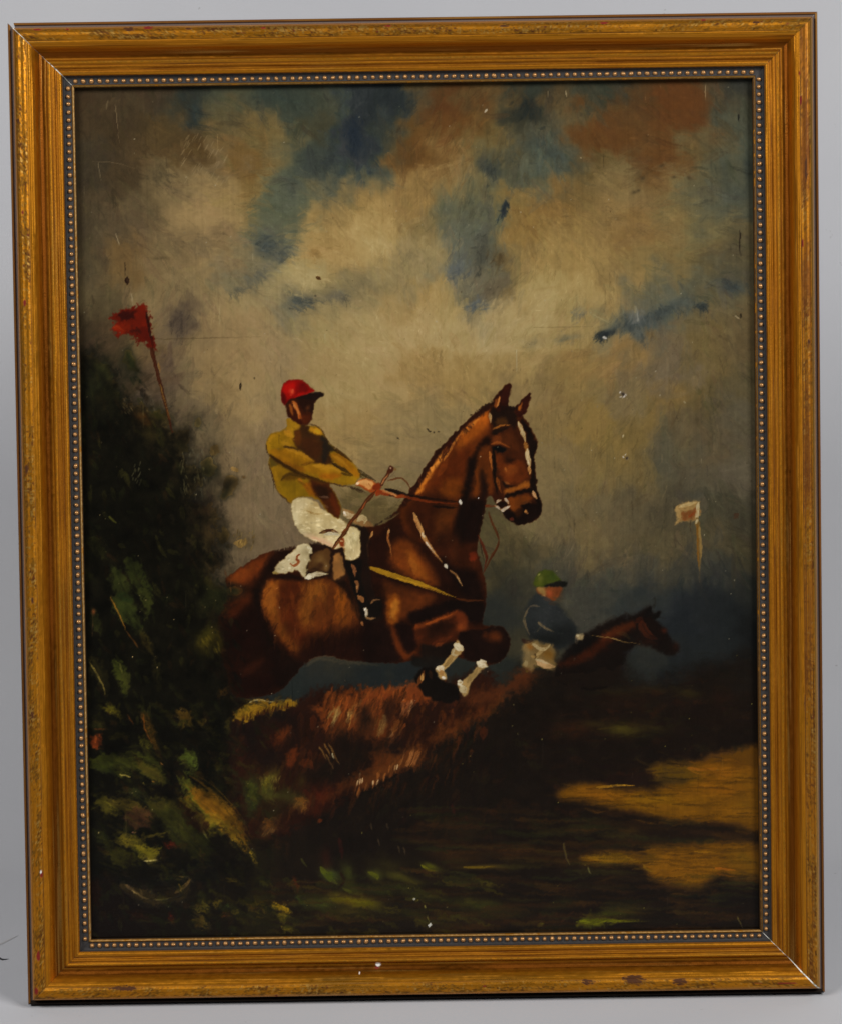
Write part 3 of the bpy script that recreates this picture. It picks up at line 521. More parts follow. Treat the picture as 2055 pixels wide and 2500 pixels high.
for (x, y, L, w, c) in ((840, -10, 90, 20, (158, 92, 58)), (875, -20, 90, 8, (206, 160, 120)), (860, 20, 80, 9, (190, 130, 84)), (820, 30, 60, 7, (150, 90, 44)), (680, 90, 130, 14, (168, 132, 78)), (660, 150, 90, 6, (150, 112, 62)), (770, 120, 90, 12, (140, 84, 36)), (730, 170, 60, 6, (150, 100, 60)), (960, 10, 90, 10, (84, 44, 16)), (1090, 60, 120, 14, (104, 52, 18)), (1160, 40, 110, 10, (96, 50, 18)), (1090, 210, 60, 12, (122, 68, 30)), (1280, 50, 80, 12, (86, 44, 16)), (1370, 20, 70, 10, (90, 42, 18)), (1060, 160, 80, 12, (98, 54, 20))):
    stroke(r9(x + 10, y, x, y + L * .5, x - 16, y + L), w, np.array(c) * .88, .66, .55, (.4, .8), .9, soft=4, rough=2)
poly(r9(1000, 260, 1080, 170, 1250, 110, 1420, 20, 1500, -50, 1500, 10, 1400, 90, 1250, 160, 1100, 260), (82, 43, 17), 16, 6, .85)
for k in range(230):
    x = rng.uniform(590, 1180); y = 1760 + rng.uniform(0, 240) - max(0, x - 760) * .34
    stroke([(x + 4, y), (x - 2, y + 16), (x - 10, y + rng.uniform(26, 50))], rng.uniform(4, 11), np.array((66, 34, 14)) * rng.uniform(.45, 1.15), .5, .55, (.3, .7), .5, soft=3, rough=2)
# shadowed gaps and rusty leaves lower in the hedge
for (x, y, rx, ry, c, a) in ((1440, 430, 16, 34, (20, 14, 10), .85), (1200, 700, 60, 40, (20, 14, 10), .8), (1700, 380, 20, 36, (26, 14, 10), .85), (1640, 720, 50, 26, (18, 14, 12), .8), (480, 400, 60, 22, (18, 14, 12), .9), (200, 600, 46, 50, (18, 13, 11), .9), (700, 560, 22, 40, (20, 13, 10), .7), (1000, 1000, 60, 30, (18, 14, 10), .8), (1300, 900, 60, 40, (18, 14, 10), .8), (400, 850, 60, 40, (18, 14, 12), .7)):
    B(rG, x, y, rx, ry, 0, c, a)
poly(rG(500, 560, 580, 510, 640, 520, 630, 600, 560, 680, 490, 700), (76, 36, 14), 8, 4, .9); poly(rG(640, 780, 720, 710, 730, 760, 680, 900, 600, 950), (80, 36, 14), 7, 4, .9); stroke(rG(760, 900, 830, 900, 880, 950), 22, (74, 34, 14), .8); stroke(rG(890, 400, 880, 560), 16, (64, 28, 12), .7); stroke(rG(780, 720, 760, 860), 16, (56, 28, 14), .6)
for (x, y) in ((950, 720), (1000, 690), (1050, 690), (1080, 760), (1020, 800)): stroke(rG(x, y, x + 40, y + 70, x + 80, y + 150), 4, (124, 92, 48), .7, .4, h=.8)
stroke(rG(1085, 790, 1110, 850), 3, (206, 196, 160), .8)
poly(rG(1500, 800, 1600, 770, 1736, 790, 1736, 900, 1640, 960, 1540, 1000, 1400, 1040, 1300, 1130, 1200, 1180, 1080, 1260, 960, 1300, 900, 1260, 1100, 1180, 1300, 1040, 1440, 960, 1540, 880), (74, 38, 14), 12, 6, .85)
poly(r9(700, 440, 760, 380, 850, 330, 940, 310, 960, 380, 900, 460, 800, 470, 640, 560, 520, 600, 480, 560, 600, 490), (84, 46, 18), 12, 6, .8)
for k in range(16): x = rng.uniform(830, 940); stroke(r9(x, 320 + rng.uniform(0, 30), x - 20, 400, x - 44, 450), 3, (142, 92, 52), .6, .2, h=.8)
for k in range(30): x = rng.uniform(480, 800); y = 640 - .62 * (x - 420) + rng.uniform(-10, 50); stroke(r9(x + 10, y - 20, x - 6, y + 40), 4, np.array((140, 84, 40)) * rng.uniform(.5, 1.1), .6, .3)
for (x, y) in ((500, 560), (520, 550), (535, 545), (610, 560), (640, 555), (765, 455), (780, 450)): stroke(r9(x, y - 14, x - 6, y + 24), 3.4, (210, 180, 140), .75, .2, h=1)
poly(rG(690, 1330, 740, 1280, 790, 1290, 800, 1350, 760, 1420, 740, 1340, 680, 1370), (120, 78, 32), 6, 3, .85); poly(rG(830, 1380, 930, 1340, 960, 1420, 900, 1480), (54, 22, 10), 10, 4, .8); stroke(rG(800, 1190, 820, 1300, 840, 1380), 20, (58, 20, 10), .7); stroke(rG(940, 1520, 980, 1490), 9, (96, 44, 18), .8); B(rG, 970, 1230, 24, 24, 0, (64, 22, 10), .7)
# yellow verge behind the hedge
poly(r6(1205, 1470, 1260, 1410, 1330, 1360, 1420, 1345, 1540, 1350, 1650, 1345, 1640, 1375, 1560, 1400, 1480, 1420, 1380, 1440, 1330, 1480, 1260, 1480), (136, 104, 24), 6, 6, .95, h=.4)
for k in range(34): x = rng.uniform(1250, 1620); stroke(r6(x, 1490 - (x - 1250) * .27, x + 6, 1440 - (x - 1250) * .24), 4, (44, 20, 10), .75, .3)
B(r6, 1300, 1420, 20, 12, -20, (142, 108, 26), .7); stroke(r6(1330, 1355, 1370, 1338, 1430, 1342, 1500, 1352), 3.5, (176, 164, 120), .75); stroke(r6(1480, 1350, 1560, 1335, 1640, 1350), 3, (112, 104, 66), .6)
# ivy-green leaves lower left of the hedge
for (x, y, rx, ry, an, c) in ((440, 1080, 18, 26, 20, (84, 78, 28)), (380, 1180, 10, 26, -10, (66, 68, 24)), (480, 1250, 34, 10, 10, (72, 70, 26)), (250, 1160, 18, 28, -10, (50, 60, 26)), (240, 1330, 16, 34, 0, (38, 44, 20)), (640, 1260, 34, 20, 0, (46, 44, 20)), (480, 1420, 28, 28, 0, (34, 30, 14)), (420, 1600, 22, 16, -40, (64, 44, 22)), (760, 1080, 10, 16, 20, (44, 34, 14))):
    B(rG, x, y, rx, ry, an, c, .85, .3)
for k in range(30): x, y = rng.uniform(380, 540), rng.uniform(1020, 1160); stroke(rG(x, y, x - 8, y + 40), 3, (112, 102, 46), .5, .3)
for k in range(14): x, y = rng.uniform(360, 500), rng.uniform(1560, 1640); stroke(rG(x, y, x - 24, y + 44), 3, (104, 74, 40), .6, .3)
CUR[0] = None
dabs(700, (560, 1700, 1250, 2050), 34, 6, 108, 16, .4, .16, .7, .4)
# ---------------------------------------------------------------- the chestnut horse
CUR[0] = 6
SK, RK = .62, .4
OUT = (rC(20, 1530, 90, 1460, 150, 1390, 210, 1300, 280, 1190, 340, 1115, 400, 1005, 460, 915, 540, 800, 640, 710, 720, 620, 800, 545, 870, 470, 950, 400, 1040, 325, 1120, 275, 1150, 235, 1190, 185, 1240, 125, 1285, 92, 1322, 78, 1331, 130, 1312, 200, 1292, 300, 1330, 345, 1370, 335, 1400, 298, 1460, 240, 1500, 205, 1530, 185, 1522, 290, 1490, 370, 1445, 430, 1500, 490, 1542, 560, 1590, 650, 1610, 730, 1592, 800, 1574, 850, 1580, 950, 1590, 1080, 1600, 1180, 1625, 1290, 1645, 1360, 1645, 1440, 1610, 1510, 1540, 1550, 1440, 1580, 1340, 1560, 1270, 1500, 1240, 1440, 1185, 1395, 1142, 1320, 1125, 1282, 1078, 1288, 1060, 1340, 1046, 1450, 1022, 1560, 1000, 1650)
       + rE(1150, 130, 1146, 210, 1168, 300, 1200, 420, 1226, 520, 1240, 640, 1236, 730, 1226, 800, 1210, 900, 1192, 985, 1300, 1008, 1390, 1010, 1440, 1050, 1480, 1130, 1490, 1190, 1462, 1280, 1420, 1350, 1330, 1405, 1250, 1415, 1110, 1390, 1000, 1352, 900, 1340, 700, 1370, 520, 1350, 400, 1385, 230, 1397)
       + rD(1560, 1290, 1400, 1280, 1280, 1250, 1160, 1240, 1080, 1250, 1020, 1290, 960, 1320, 900, 1400, 840, 1470, 760, 1560, 640, 1640, 480, 1672, 330, 1682, 230, 1650, 180, 1560, 150, 1420, 100, 1250, 90, 1100, 60, 980, 50, 850, 90, 770, 150, 640, 160, 540, 138, 460, 132, 430, 180, 390, 280, 310, 400, 230, 520, 160, 640, 125, 720, 125, 860, 90, 1000, 60)
       + rB(900, 800, 1240, 560, 1400, 548, 1540, 510, 1640, 440, 1700, 380))
hm = poly(OUT, (56, 24, 9), 3.5, 3.5, 1.0, h=.15)
CLIP = full(hm)
CUR[0] = None
def S(m, pts, w, col, a=.8, br=.4, tp=(.3, .6), h=.3): stroke(m(*pts), w, col, a, br, tp, h, 2.0)
def Q(m, pts, col, soft=10, a=.85, rough=4): poly(m(*pts), col, soft, rough, a)
# hindquarters
Q(rD, (130, 430, 300, 300, 420, 225, 620, 130, 700, 160, 560, 280, 420, 420, 300, 490, 180, 470), (98, 44, 14), 16, .9); Q(rD, (160, 430, 330, 310, 430, 270, 400, 360, 280, 440), (112, 54, 18), 14, .7)
Q(rD, (640, 125, 860, 90, 1000, 60, 700, 280, 640, 400, 560, 520, 480, 700, 420, 560, 520, 360), (30, 14, 8), 18, .9)
Q(rD, (120, 720, 220, 620, 400, 570, 420, 640, 330, 740, 220, 850, 100, 900), (78, 32, 11), 18, .8); Q(rD, (60, 900, 220, 860, 380, 720, 470, 760, 520, 900, 560, 1100, 480, 1200, 300, 1240, 120, 1180), (36, 14, 8), 26, .85)
Q(rD, (420, 560, 520, 540, 530, 800, 600, 950, 700, 1120, 860, 1250, 980, 1320, 780, 1560, 640, 1500, 560, 1200, 480, 900), (24, 13, 9), 22, .9); Q(rD, (300, 1400, 420, 1330, 560, 1270, 640, 1330, 520, 1420, 360, 1440), (52, 22, 10), 18, .7); Q(rD, (250, 1460, 500, 1440, 640, 1480, 600, 1620, 420, 1660, 260, 1620), (44, 15, 9), 20, .8)
S(rD, (340, 1390, 400, 1330, 470, 1280), 14, (72, 32, 12), .6)
Q(rD, (50, 880, 240, 800, 400, 700, 500, 820, 560, 1050, 680, 1250, 760, 1450, 640, 1640, 420, 1680, 240, 1660, 150, 1420, 90, 1100), (26, 11, 7), 40, .7); Q(rD, (300, 1390, 430, 1300, 540, 1260, 480, 1360, 340, 1440), (60, 26, 11), 16, .6)
# barrel
Q(rD, (560, 470, 700, 420, 860, 420, 980, 440, 1200, 410, 1300, 430, 1440, 560, 1560, 780, 1520, 960, 1300, 1120, 1050, 1180, 900, 1220, 760, 1060, 640, 920, 560, 780, 530, 620), (86, 42, 14), 24, .95)
Q(rD, (540, 560, 620, 450, 700, 440, 690, 600, 690, 780, 740, 930, 820, 1050, 920, 1160, 860, 1180, 720, 1040, 620, 900, 550, 740), (112, 60, 18), 16, .9)
Q(rD, (560, 520, 640, 470, 690, 500, 660, 640, 680, 780, 600, 780, 545, 640), (124, 72, 24), 14, .7)
Q(rD, (720, 480, 850, 430, 960, 470, 920, 600, 900, 760, 960, 980, 1080, 1090, 940, 1130, 820, 1000, 740, 820, 710, 640), (70, 28, 9), 20, .85)
Q(rD, (990, 470, 1120, 440, 1200, 500, 1130, 640, 1060, 760, 1040, 900, 950, 900, 920, 760, 960, 600), (118, 70, 22), 26, .75); Q(rD, (1080, 640, 1250, 620, 1270, 800, 1180, 900, 1080, 880), (92, 46, 16), 26, .6)
Q(rD, (1300, 510, 1400, 540, 1470, 650, 1510, 780, 1440, 880, 1340, 900, 1290, 780, 1320, 620), (116, 62, 18), 22, .8); S(rD, (1330, 560, 1350, 700, 1390, 840), 26, (128, 68, 16), .6)
Q(rD, (1000, 1050, 1200, 1000, 1400, 960, 1560, 900, 1736, 920, 1736, 1330, 1280, 1260, 1000, 1290, 900, 1230), (34, 15, 9), 30, .9)
Q(rD, (1240, 420, 1400, 440, 1480, 560, 1560, 720, 1620, 900, 1540, 860, 1440, 620, 1330, 480), (26, 14, 9), 10, .9); Q(rD, (600, 400, 760, 360, 880, 370, 960, 430, 860, 430, 700, 420), (28, 13, 8), 10, .9)
S(rD, (660, 530, 700, 510), 3, (170, 110, 60), .6)
dabs(260, (640, 1430, 900, 1600), 40, 8, 100, 16, .35, .12, .7, .2)
# shoulder and chest
Q(rE, (-60, 200, 120, 0, 260, -120, 560, -40, 640, 200, 820, 420, 1000, 620, 1220, 720, 1190, 1000, 900, 900, 500, 960, 200, 1000, -40, 950), (40, 17, 9), 26, .95)
Q(rE, (240, 150, 330, 90, 450, 110, 560, 250, 680, 420, 720, 560, 620, 560, 440, 500, 300, 400, 230, 280), (104, 50, 14), 24, .9); Q(rE, (400, 220, 470, 230, 560, 360, 620, 500, 540, 500, 450, 410), (122, 66, 18), 16, .8); S(rE, (440, 290, 480, 380, 480, 460), 16, (134, 78, 26), .5)
Q(rE, (150, 540, 320, 570, 520, 630, 700, 690, 640, 780, 480, 860, 330, 950, 220, 980, 190, 800), (84, 40, 13), 20, .85); Q(rE, (200, 720, 280, 660, 330, 740, 320, 880, 300, 980, 220, 990, 185, 880), (118, 62, 16), 12, .9); Q(rE, (240, 770, 300, 720, 310, 800, 270, 920, 235, 900), (142, 90, 30), 9, .8)
Q(rE, (420, 880, 560, 830, 760, 760, 900, 730, 1200, 760, 1210, 950, 1030, 960, 960, 850, 860, 850, 700, 910, 480, 990), (24, 13, 10), 12, .95)
Q(rE, (190, 980, 250, 1000, 290, 1080, 350, 1200, 400, 1290, 480, 1260, 500, 1290, 400, 1360, 340, 1330, 260, 1180, 210, 1080), (84, 38, 13), 8, .95); Q(rE, (280, 990, 420, 980, 480, 1060, 500, 1200, 480, 1260, 400, 1280, 330, 1160), (28, 13, 10), 12, .95)
Q(rE, (-40, 960, 200, 1000, 260, 1200, 330, 1340, 300, 1400, -40, 1400), (28, 14, 10), 16, .9)
# neck
Q(rC, (320, 1230, 420, 1080, 560, 900, 700, 740, 860, 540, 1000, 420, 1100, 340, 1120, 520, 1060, 680, 980, 760, 920, 900, 860, 1100, 800, 1300, 740, 1500, 680, 1736, 300, 1736, 160, 1460, 240, 1330), (92, 42, 11), 14, .95)
Q(rC, (760, 660, 840, 560, 960, 450, 1060, 380, 1100, 360, 1100, 480, 1040, 580, 900, 700, 780, 800), (128, 66, 16), 16, .8); Q(rC, (800, 610, 900, 510, 990, 440, 960, 500, 860, 590), (150, 92, 34), 8, .8)
Q(rC, (560, 1000, 700, 840, 860, 760, 920, 800, 880, 980, 800, 1160, 640, 1240, 480, 1180), (76, 30, 8), 26, .7); Q(rC, (300, 1300, 520, 1220, 740, 1330, 740, 1480, 620, 1736, 300, 1736, 200, 1480), (48, 20, 8), 28, .85); Q(rC, (560, 1420, 740, 1400, 700, 1560, 620, 1720, 520, 1700), (78, 40, 12), 22, .7); Q(rC, (620, 1120, 760, 1080, 800, 1180, 720, 1290, 580, 1240), (112, 58, 12), 18, .6)
# mane: dark crest with a lit ridge
Q(rC, (150, 1400, 210, 1290, 280, 1180, 340, 1110, 400, 1000, 460, 910, 540, 795, 640, 705, 720, 615, 800, 540, 870, 465, 950, 395, 1040, 325, 1120, 275, 1130, 330, 1000, 420, 880, 520, 780, 620, 700, 740, 640, 840, 560, 920, 470, 1020, 400, 1130, 330, 1240, 240, 1350), (44, 20, 11), 6, .95)
Q(rC, (330, 1250, 400, 1110, 470, 990, 560, 870, 640, 760, 660, 790, 590, 900, 520, 1010, 440, 1130, 370, 1250), (142, 84, 28), 7, .9); Q(rC, (480, 990, 560, 890, 610, 830, 580, 920, 500, 1020), (166, 108, 46), 6, .7); S(rC, (620, 900, 680, 790, 740, 690, 800, 610), 7, (164, 104, 44), .7)
S(rC, (690, 690, 640, 800, 590, 880), 12, (56, 20, 10), .8); S(rC, (560, 1060, 620, 960, 660, 880), 14, (104, 48, 14), .7)
for k in range(40):
    t = rng.uniform(0, 1); x = 180 + 900 * t; y = 1340 - 1020 * t ** .93
    S(rC, (x + rng.normal() * 14, y + rng.normal() * 14 - 10, x + 26, y + 40), 3, np.array((60, 30, 16)) * rng.uniform(.5, 1.6), .6)
Q(rC, (1020, 680, 1080, 640, 1110, 720, 1040, 820, 980, 900, 900, 920, 940, 820), (30, 14, 8), 12, .9); Q(rC, (880, 900, 960, 880, 980, 960, 930, 1100, 900, 1240, 870, 1400, 860, 1736, 700, 1736, 770, 1420, 830, 1180), (24, 13, 9), 16, .95); Q(rC, (960, 980, 1020, 960, 1030, 1080, 1000, 1220, 970, 1340, 920, 1330, 930, 1180), (98, 48, 12), 14, .8); Q(rC, (860, 1340, 1050, 1320, 1020, 1560, 980, 1736, 840, 1736), (26, 13, 9), 16, .95)
Q(rC, (1000, 1000, 1060, 1000, 1090, 1200, 1060, 1290, 1010, 1280), (28, 15, 10), 12, .8)
Q(rE, (700, 30, 860, 0, 960, 60, 940, 260, 880, 360, 760, 260), (46, 20, 9), 26, .7); Q(rE, (760, 280, 900, 380, 1100, 420, 1210, 600, 1200, 730, 1000, 690, 860, 500), (24, 12, 9), 20, .9); Q(rE, (840, 60, 960, 130, 930, 280, 870, 330), (60, 28, 10), 18, .6); Q(rE, (1060, 230, 1130, 215, 1148, 270, 1110, 325, 1060, 290), (96, 34, 14), 6, .9)
# head
Q(rH, (290, 520, 420, 470, 560, 500, 650, 560, 720, 700, 760, 900, 800, 1100, 830, 1300, 860, 1500, 900, 1700, 560, 1720, 420, 1600, 330, 1300, 300, 900), (60, 27, 10), 8, .95)
Q(rH, (300, 560, 360, 500, 420, 470, 540, 480, 600, 560, 640, 680, 600, 800, 560, 760, 420, 740, 330, 760), (32, 18, 11), 9, .95); Q(rH, (370, 660, 480, 650, 520, 720, 440, 740, 370, 730), (70, 42, 16), 8, .8); S(rH, (330, 795, 400, 765, 480, 745, 560, 742), 6, (134, 84, 34), .9); Q(rH, (330, 800, 460, 780, 540, 770, 420, 840, 330, 860), (24, 15, 10), 6, .85)
Q(rH, (310, 900, 400, 870, 560, 860, 640, 940, 660, 1060, 560, 1060, 470, 1000, 330, 1000), (72, 34, 12), 10, .8); Q(rH, (320, 900, 420, 890, 430, 960, 320, 980), (92, 44, 16), 7, .8); S(rH, (310, 985, 380, 965, 450, 985, 540, 1030), 6, (124, 66, 26), .85)
Q(rH, (330, 1020, 420, 1010, 500, 1045, 470, 1090, 390, 1085, 330, 1060), (14, 14, 14), 5, .98); Q(rH, (440, 1190, 560, 1170, 620, 1210, 540, 1260, 450, 1240), (36, 17, 9), 9, .8)
Q(rH, (360, 1120, 440, 1140, 520, 1240, 640, 1200, 740, 1260, 760, 1400, 700, 1480, 560, 1500, 470, 1460, 390, 1300), (96, 42, 12), 12, .85); Q(rH, (470, 1280, 600, 1270, 640, 1340, 560, 1400, 480, 1370), (118, 60, 20), 12, .6); S(rH, (480, 1290, 510, 1350), 5, (150, 94, 44), .6)
Q(rH, (170, 1040, 260, 1000, 300, 1030, 320, 1200, 330, 1400, 330, 1600, 270, 1620, 240, 1450, 180, 1330, 110, 1350, 130, 1180), (92, 44, 12), 12, .85); S(rH, (285, 1090, 300, 1200, 318, 1330), 7, (160, 98, 46), .7)
S(rH, (330, 1060, 345, 1250, 350, 1450, 390, 1640), 10, (20, 13, 9), .9); S(rH, (375, 1420, 400, 1520, 440, 1620), 7, (132, 72, 24), .7)
S(rH, (450, 1480, 520, 1540, 600, 1520), 9, (30, 16, 10), .8); S(rH, (480, 1480, 540, 1500), 6, (140, 90, 44), .5)
Q(rH, (480, 1580, 600, 1540, 700, 1490, 790, 1470, 800, 1540, 700, 1570, 580, 1610, 490, 1630), (122, 70, 22), 8, .9); Q(rH, (490, 1640, 600, 1615, 720, 1580, 800, 1555, 880, 1560, 880, 1620, 760, 1620, 620, 1660, 500, 1690), (22, 13, 9), 5, .95)
Q(rH, (690, 680, 760, 720, 830, 850, 890, 960, 900, 1040, 860, 1120, 860, 1300, 890, 1540, 940, 1760, 950, 1880, 880, 1760, 850, 1640, 800, 1500, 820, 1300, 800, 1100, 760, 900, 720, 780), (24, 14, 10), 6, .95)
Q(rH, (540, 1680, 640, 1660, 760, 1650, 820, 1690, 760, 1760, 680, 1800, 600, 1870, 540, 1840, 520, 1750), (104, 52, 14), 10, .9); Q(rH, (690, 1780, 760, 1740, 860, 1760, 940, 1780, 950, 1860, 900, 1940, 800, 2000, 690, 2030, 560, 2010, 470, 1920, 440, 1850, 540, 1830, 620, 1900, 680, 1880), (24, 12, 9), 7, .96); Q(rH, (600, 1860, 700, 1820, 700, 1900, 640, 1940), (54, 26, 10), 10, .7)
S(rH, (700, 1760, 760, 1735, 820, 1745), 7, (92, 50, 20), .8); S(rH, (745, 1840, 752, 1880), 7, (150, 104, 60), .9); S(rH, (770, 1870, 765, 1890), 4, (150, 104, 60), .8); S(rH, (550, 1950, 590, 1975), 10, (96, 40, 26), .8)
# blaze, cheek strap and bit
S(rH, (655, 710, 690, 790, 720, 880, 745, 950), 9.5, (176, 156, 112), .95, .25, h=.8); S(rH, (680, 740, 700, 780), 6, (110, 96, 72), .7); S(rH, (740, 960, 755, 1030, 750, 1090), 10, (132, 92, 44), .8); S(rH, (770, 1060, 770, 1140, 790, 1220, 798, 1290), 11, (186, 164, 118), .95, .25, h=.8); S(rH, (790, 1280, 800, 1380), 8, (170, 128, 80), .9); S(rH, (770, 1200, 780, 1250), 6, (210, 190, 146), .8)
S(rH, (840, 1600, 860, 1650, 885, 1690), 8, (190, 146, 100), .9, .3); S(rH, (285, 590, 295, 660, 300, 720), 6, (164, 138, 100), .85)
CLIP = None
CUR[0] = 6
# ears
poly(rH(345, 530, 330, 450, 380, 380, 440, 290, 490, 235, 545, 205, 563, 240, 550, 330, 530, 420, 510, 500, 440, 560, 390, 570), (44, 17, 10), 4, 3); poly(rH(340, 490, 350, 430, 415, 370, 410, 430, 370, 520), (126, 66, 24), 5, 3, .9); stroke(rH(410, 385, 400, 450, 370, 520), 5, (176, 120, 66), .8); poly(rH(450, 300, 540, 220, 550, 300, 520, 420, 440, 480, 420, 400), (58, 21, 12), 8, 3, .8)
poly(rH(610, 545, 640, 490, 700, 410, 760, 355, 803, 332, 795, 420, 770, 540, 720, 620, 650, 640), (48, 18, 10), 4, 3); poly(rH(640, 530, 660, 490, 705, 455, 690, 530, 670, 570), (126, 70, 24), 5, 3, .9)
for k in range(22): x = rng.uniform(430, 640); stroke(rH(x, 540 + rng.normal() * 16, x + rng.normal() * 14, 500), 4, (30, 17, 11), .7)
for k in range(26):
    t = rng.uniform(0, 1); stroke(rH(20 + 300 * t, 640 - 190 * t, 10 + 300 * t, 615 - 190 * t + rng.normal() * 8), 4, (44, 28, 18), .6)
# bit
for pts, w in (((370, 1745, 395, 1720, 425, 1715), 8), ((475, 1690, 500, 1720, 518, 1760), 9), ((350, 1785, 390, 1810, 440, 1840), 7), ((440, 1850, 490, 1815, 545, 1790), 10), ((500, 1800, 540, 1800), 7)): stroke(rH(*pts), w * .75, (178, 160, 134), .95, .3, h=1)
poly(rH(390, 1760, 430, 1735, 490, 1740, 500, 1780, 450, 1810, 400, 1790), (30, 16, 10), 4, 2)
stroke(rH(225, 1785, 280, 1785, 360, 1790), 6, (96, 40, 16), .9)
CUR[0] = 1
stroke(rD(960, 1345, 1030, 1295, 1090, 1262, 1160, 1254, 1280, 1268, 1400, 1296, 1560, 1312, 1736, 1330), [5, 11, 13, 12, 12, 10, 9, 6], (78, 70, 56), .6, .5, (.2, .4), .3, soft=5, rough=2)
CUR[0] = 6
# far legs: folded forearms
poly(rE(480, 1010, 650, 945, 850, 872, 940, 832, 1008, 868, 1040, 960, 1022, 1060, 930, 1100, 780, 1160, 640, 1240, 520, 1200, 480, 1090), (62, 27, 11), 8, 4, .95)
poly(rE(490, 1000, 650, 945, 850, 872, 930, 840, 900, 900, 740, 960, 580, 1020, 500, 1050), (108, 50, 18), 8, 4, .8); stroke(rE(600, 990, 740, 935, 880, 880), 6, (134, 66, 24), .8); poly(rE(920, 860, 1000, 870, 1035, 960, 1000, 1040, 940, 1060, 920, 960), (88, 38, 15), 10, 4, .85); B(rE, 965, 1010, 12, 10, 0, (112, 54, 22), .8); stroke(rE(660, 1220, 760, 1170, 880, 1110), 16, (82, 36, 15), .8); stroke(rE(700, 1215, 780, 1185), 8, (112, 54, 22), .7); stroke(rE(520, 1130, 580, 1110), 10, (78, 34, 14), .6); poly(rE(640, 1000, 850, 960, 880, 1040, 760, 1110, 640, 1130), (40, 19, 10), 12, 4, .7)
poly(rE(940, 1100, 1040, 1050, 1200, 1040, 1300, 1010, 1390, 1012, 1440, 1052, 1480, 1130, 1490, 1190, 1462, 1280, 1420, 1345, 1330, 1400, 1240, 1400, 1100, 1380, 1000, 1350, 990, 1260, 960, 1180), (30, 15, 10), 6, 4); poly(rE(1220, 1080, 1340, 1060, 1390, 1100, 1370, 1170, 1280, 1160, 1200, 1130), (72, 33, 13), 14, 4, .85); B(rE, 1350, 1110, 16, 12, 30, (92, 44, 16), .7)
poly(rE(560, 1200, 720, 1220, 900, 1170, 890, 1270, 800, 1370, 640, 1400, 560, 1340), (24, 18, 14), 10, 4, .85); poly(rE(450, 1330, 700, 1330, 850, 1360, 820, 1420, 700, 1440, 480, 1430), (26, 22, 18), 10, 4, .8)
# hooves
poly(rE(478, 1570, 520, 1480, 600, 1440, 690, 1440, 740, 1560, 840, 1600, 930, 1640, 960, 1720, 930, 1790, 820, 1820, 640, 1770, 540, 1690, 515, 1630), (22, 16, 12), 6, 4); stroke(rE(520, 1620, 560, 1540, 580, 1480), 12, (104, 58, 26), .85); stroke(rE(555, 1580, 570, 1510), 7, (184, 148, 92), .8); stroke(rE(640, 1480, 660, 1560), 9, (66, 38, 18), .6)
# boots
for s in (0, 1):
    if s == 0:
        poly(rE(905, 1190, 945, 1165, 995, 1260, 940, 1330, 880, 1400, 825, 1450, 800, 1480, 825, 1560, 760, 1572, 712, 1500, 700, 1450, 770, 1415, 830, 1345, 890, 1270), (128, 106, 70), 4, 3, h=.4)
        stroke(rE(910, 1200, 960, 1240, 985, 1262), 16, (200, 184, 142), .95, .3, h=1); stroke(rE(900, 1240, 880, 1300, 940, 1320), 8, (186, 168, 126), .8); stroke(rE(715, 1460, 760, 1450, 790, 1470), 14, (204, 186, 146), .95, .3, h=1); stroke(rE(750, 1480, 780, 1530), 14, (164, 122, 74), .8); stroke(rE(770, 1552, 815, 1558), 6, (220, 206, 176), .9); stroke(rE(800, 1430, 850, 1380, 890, 1320), 8, (104, 84, 50), .7)
    else:
        poly(rE(1140, 1400, 1165, 1370, 1210, 1390, 1250, 1430, 1190, 1475, 1130, 1540, 1070, 1620, 1045, 1720, 1000, 1750, 950, 1680, 935, 1620, 985, 1590, 1060, 1520, 1130, 1450), (126, 106, 72), 4, 3, h=.4)
        stroke(rE(1150, 1390, 1200, 1410, 1240, 1435), 20, (204, 188, 148), .95, .3, h=1); stroke(rE(945, 1620, 985, 1600), 16, (200, 186, 148), .95, .3, h=1); stroke(rE(970, 1650, 1020, 1710), 18, (176, 160, 120), .9, .3, h=.8); stroke(rE(1040, 1600, 1100, 1520, 1150, 1460), 9, (110, 92, 58), .7)
CUR[0] = 6
# breastplate, martingale and reins
stroke(rE(0, 380, 200, 450, 450, 530, 620, 590, 800, 660, 920, 700), [12, 13, 12, 11, 9, 5], (136, 104, 24), .95, .3, (.2, .6), .7); stroke(rE(300, 500, 450, 545, 600, 590), 6, (156, 120, 30), .7); stroke(rE(920, 715, 1060, 735, 1220, 730), 5, (84, 42, 14), .8); stroke(rE(60, 470, 250, 520, 500, 590, 700, 660), 5, (36, 16, 9), .7)
stroke(rC(300, 1460, 340, 1550, 380, 1640, 430, 1736), [9, 11, 10, 8], (172, 132, 84), .9, .35, h=.8); stroke(rE(545, 0, 590, 80, 650, 170, 720, 270, 780, 340), [9, 9, 8, 7, 6], (150, 112, 70), .9, .4, h=.8); stroke(rE(600, 110, 640, 160, 690, 230), 4, (214, 196, 160), .8); stroke(rE(805, 355, 825, 390), 6.5, (200, 188, 156), .95, .1, h=1); stroke(rE(850, 410, 930, 480, 985, 580), 5, (136, 100, 62), .8); stroke(rE(930, 480, 985, 580), 3, (170, 140, 100), .7)
stroke(rC(385, 1660, 415, 1725), 6, (214, 190, 144), .8)
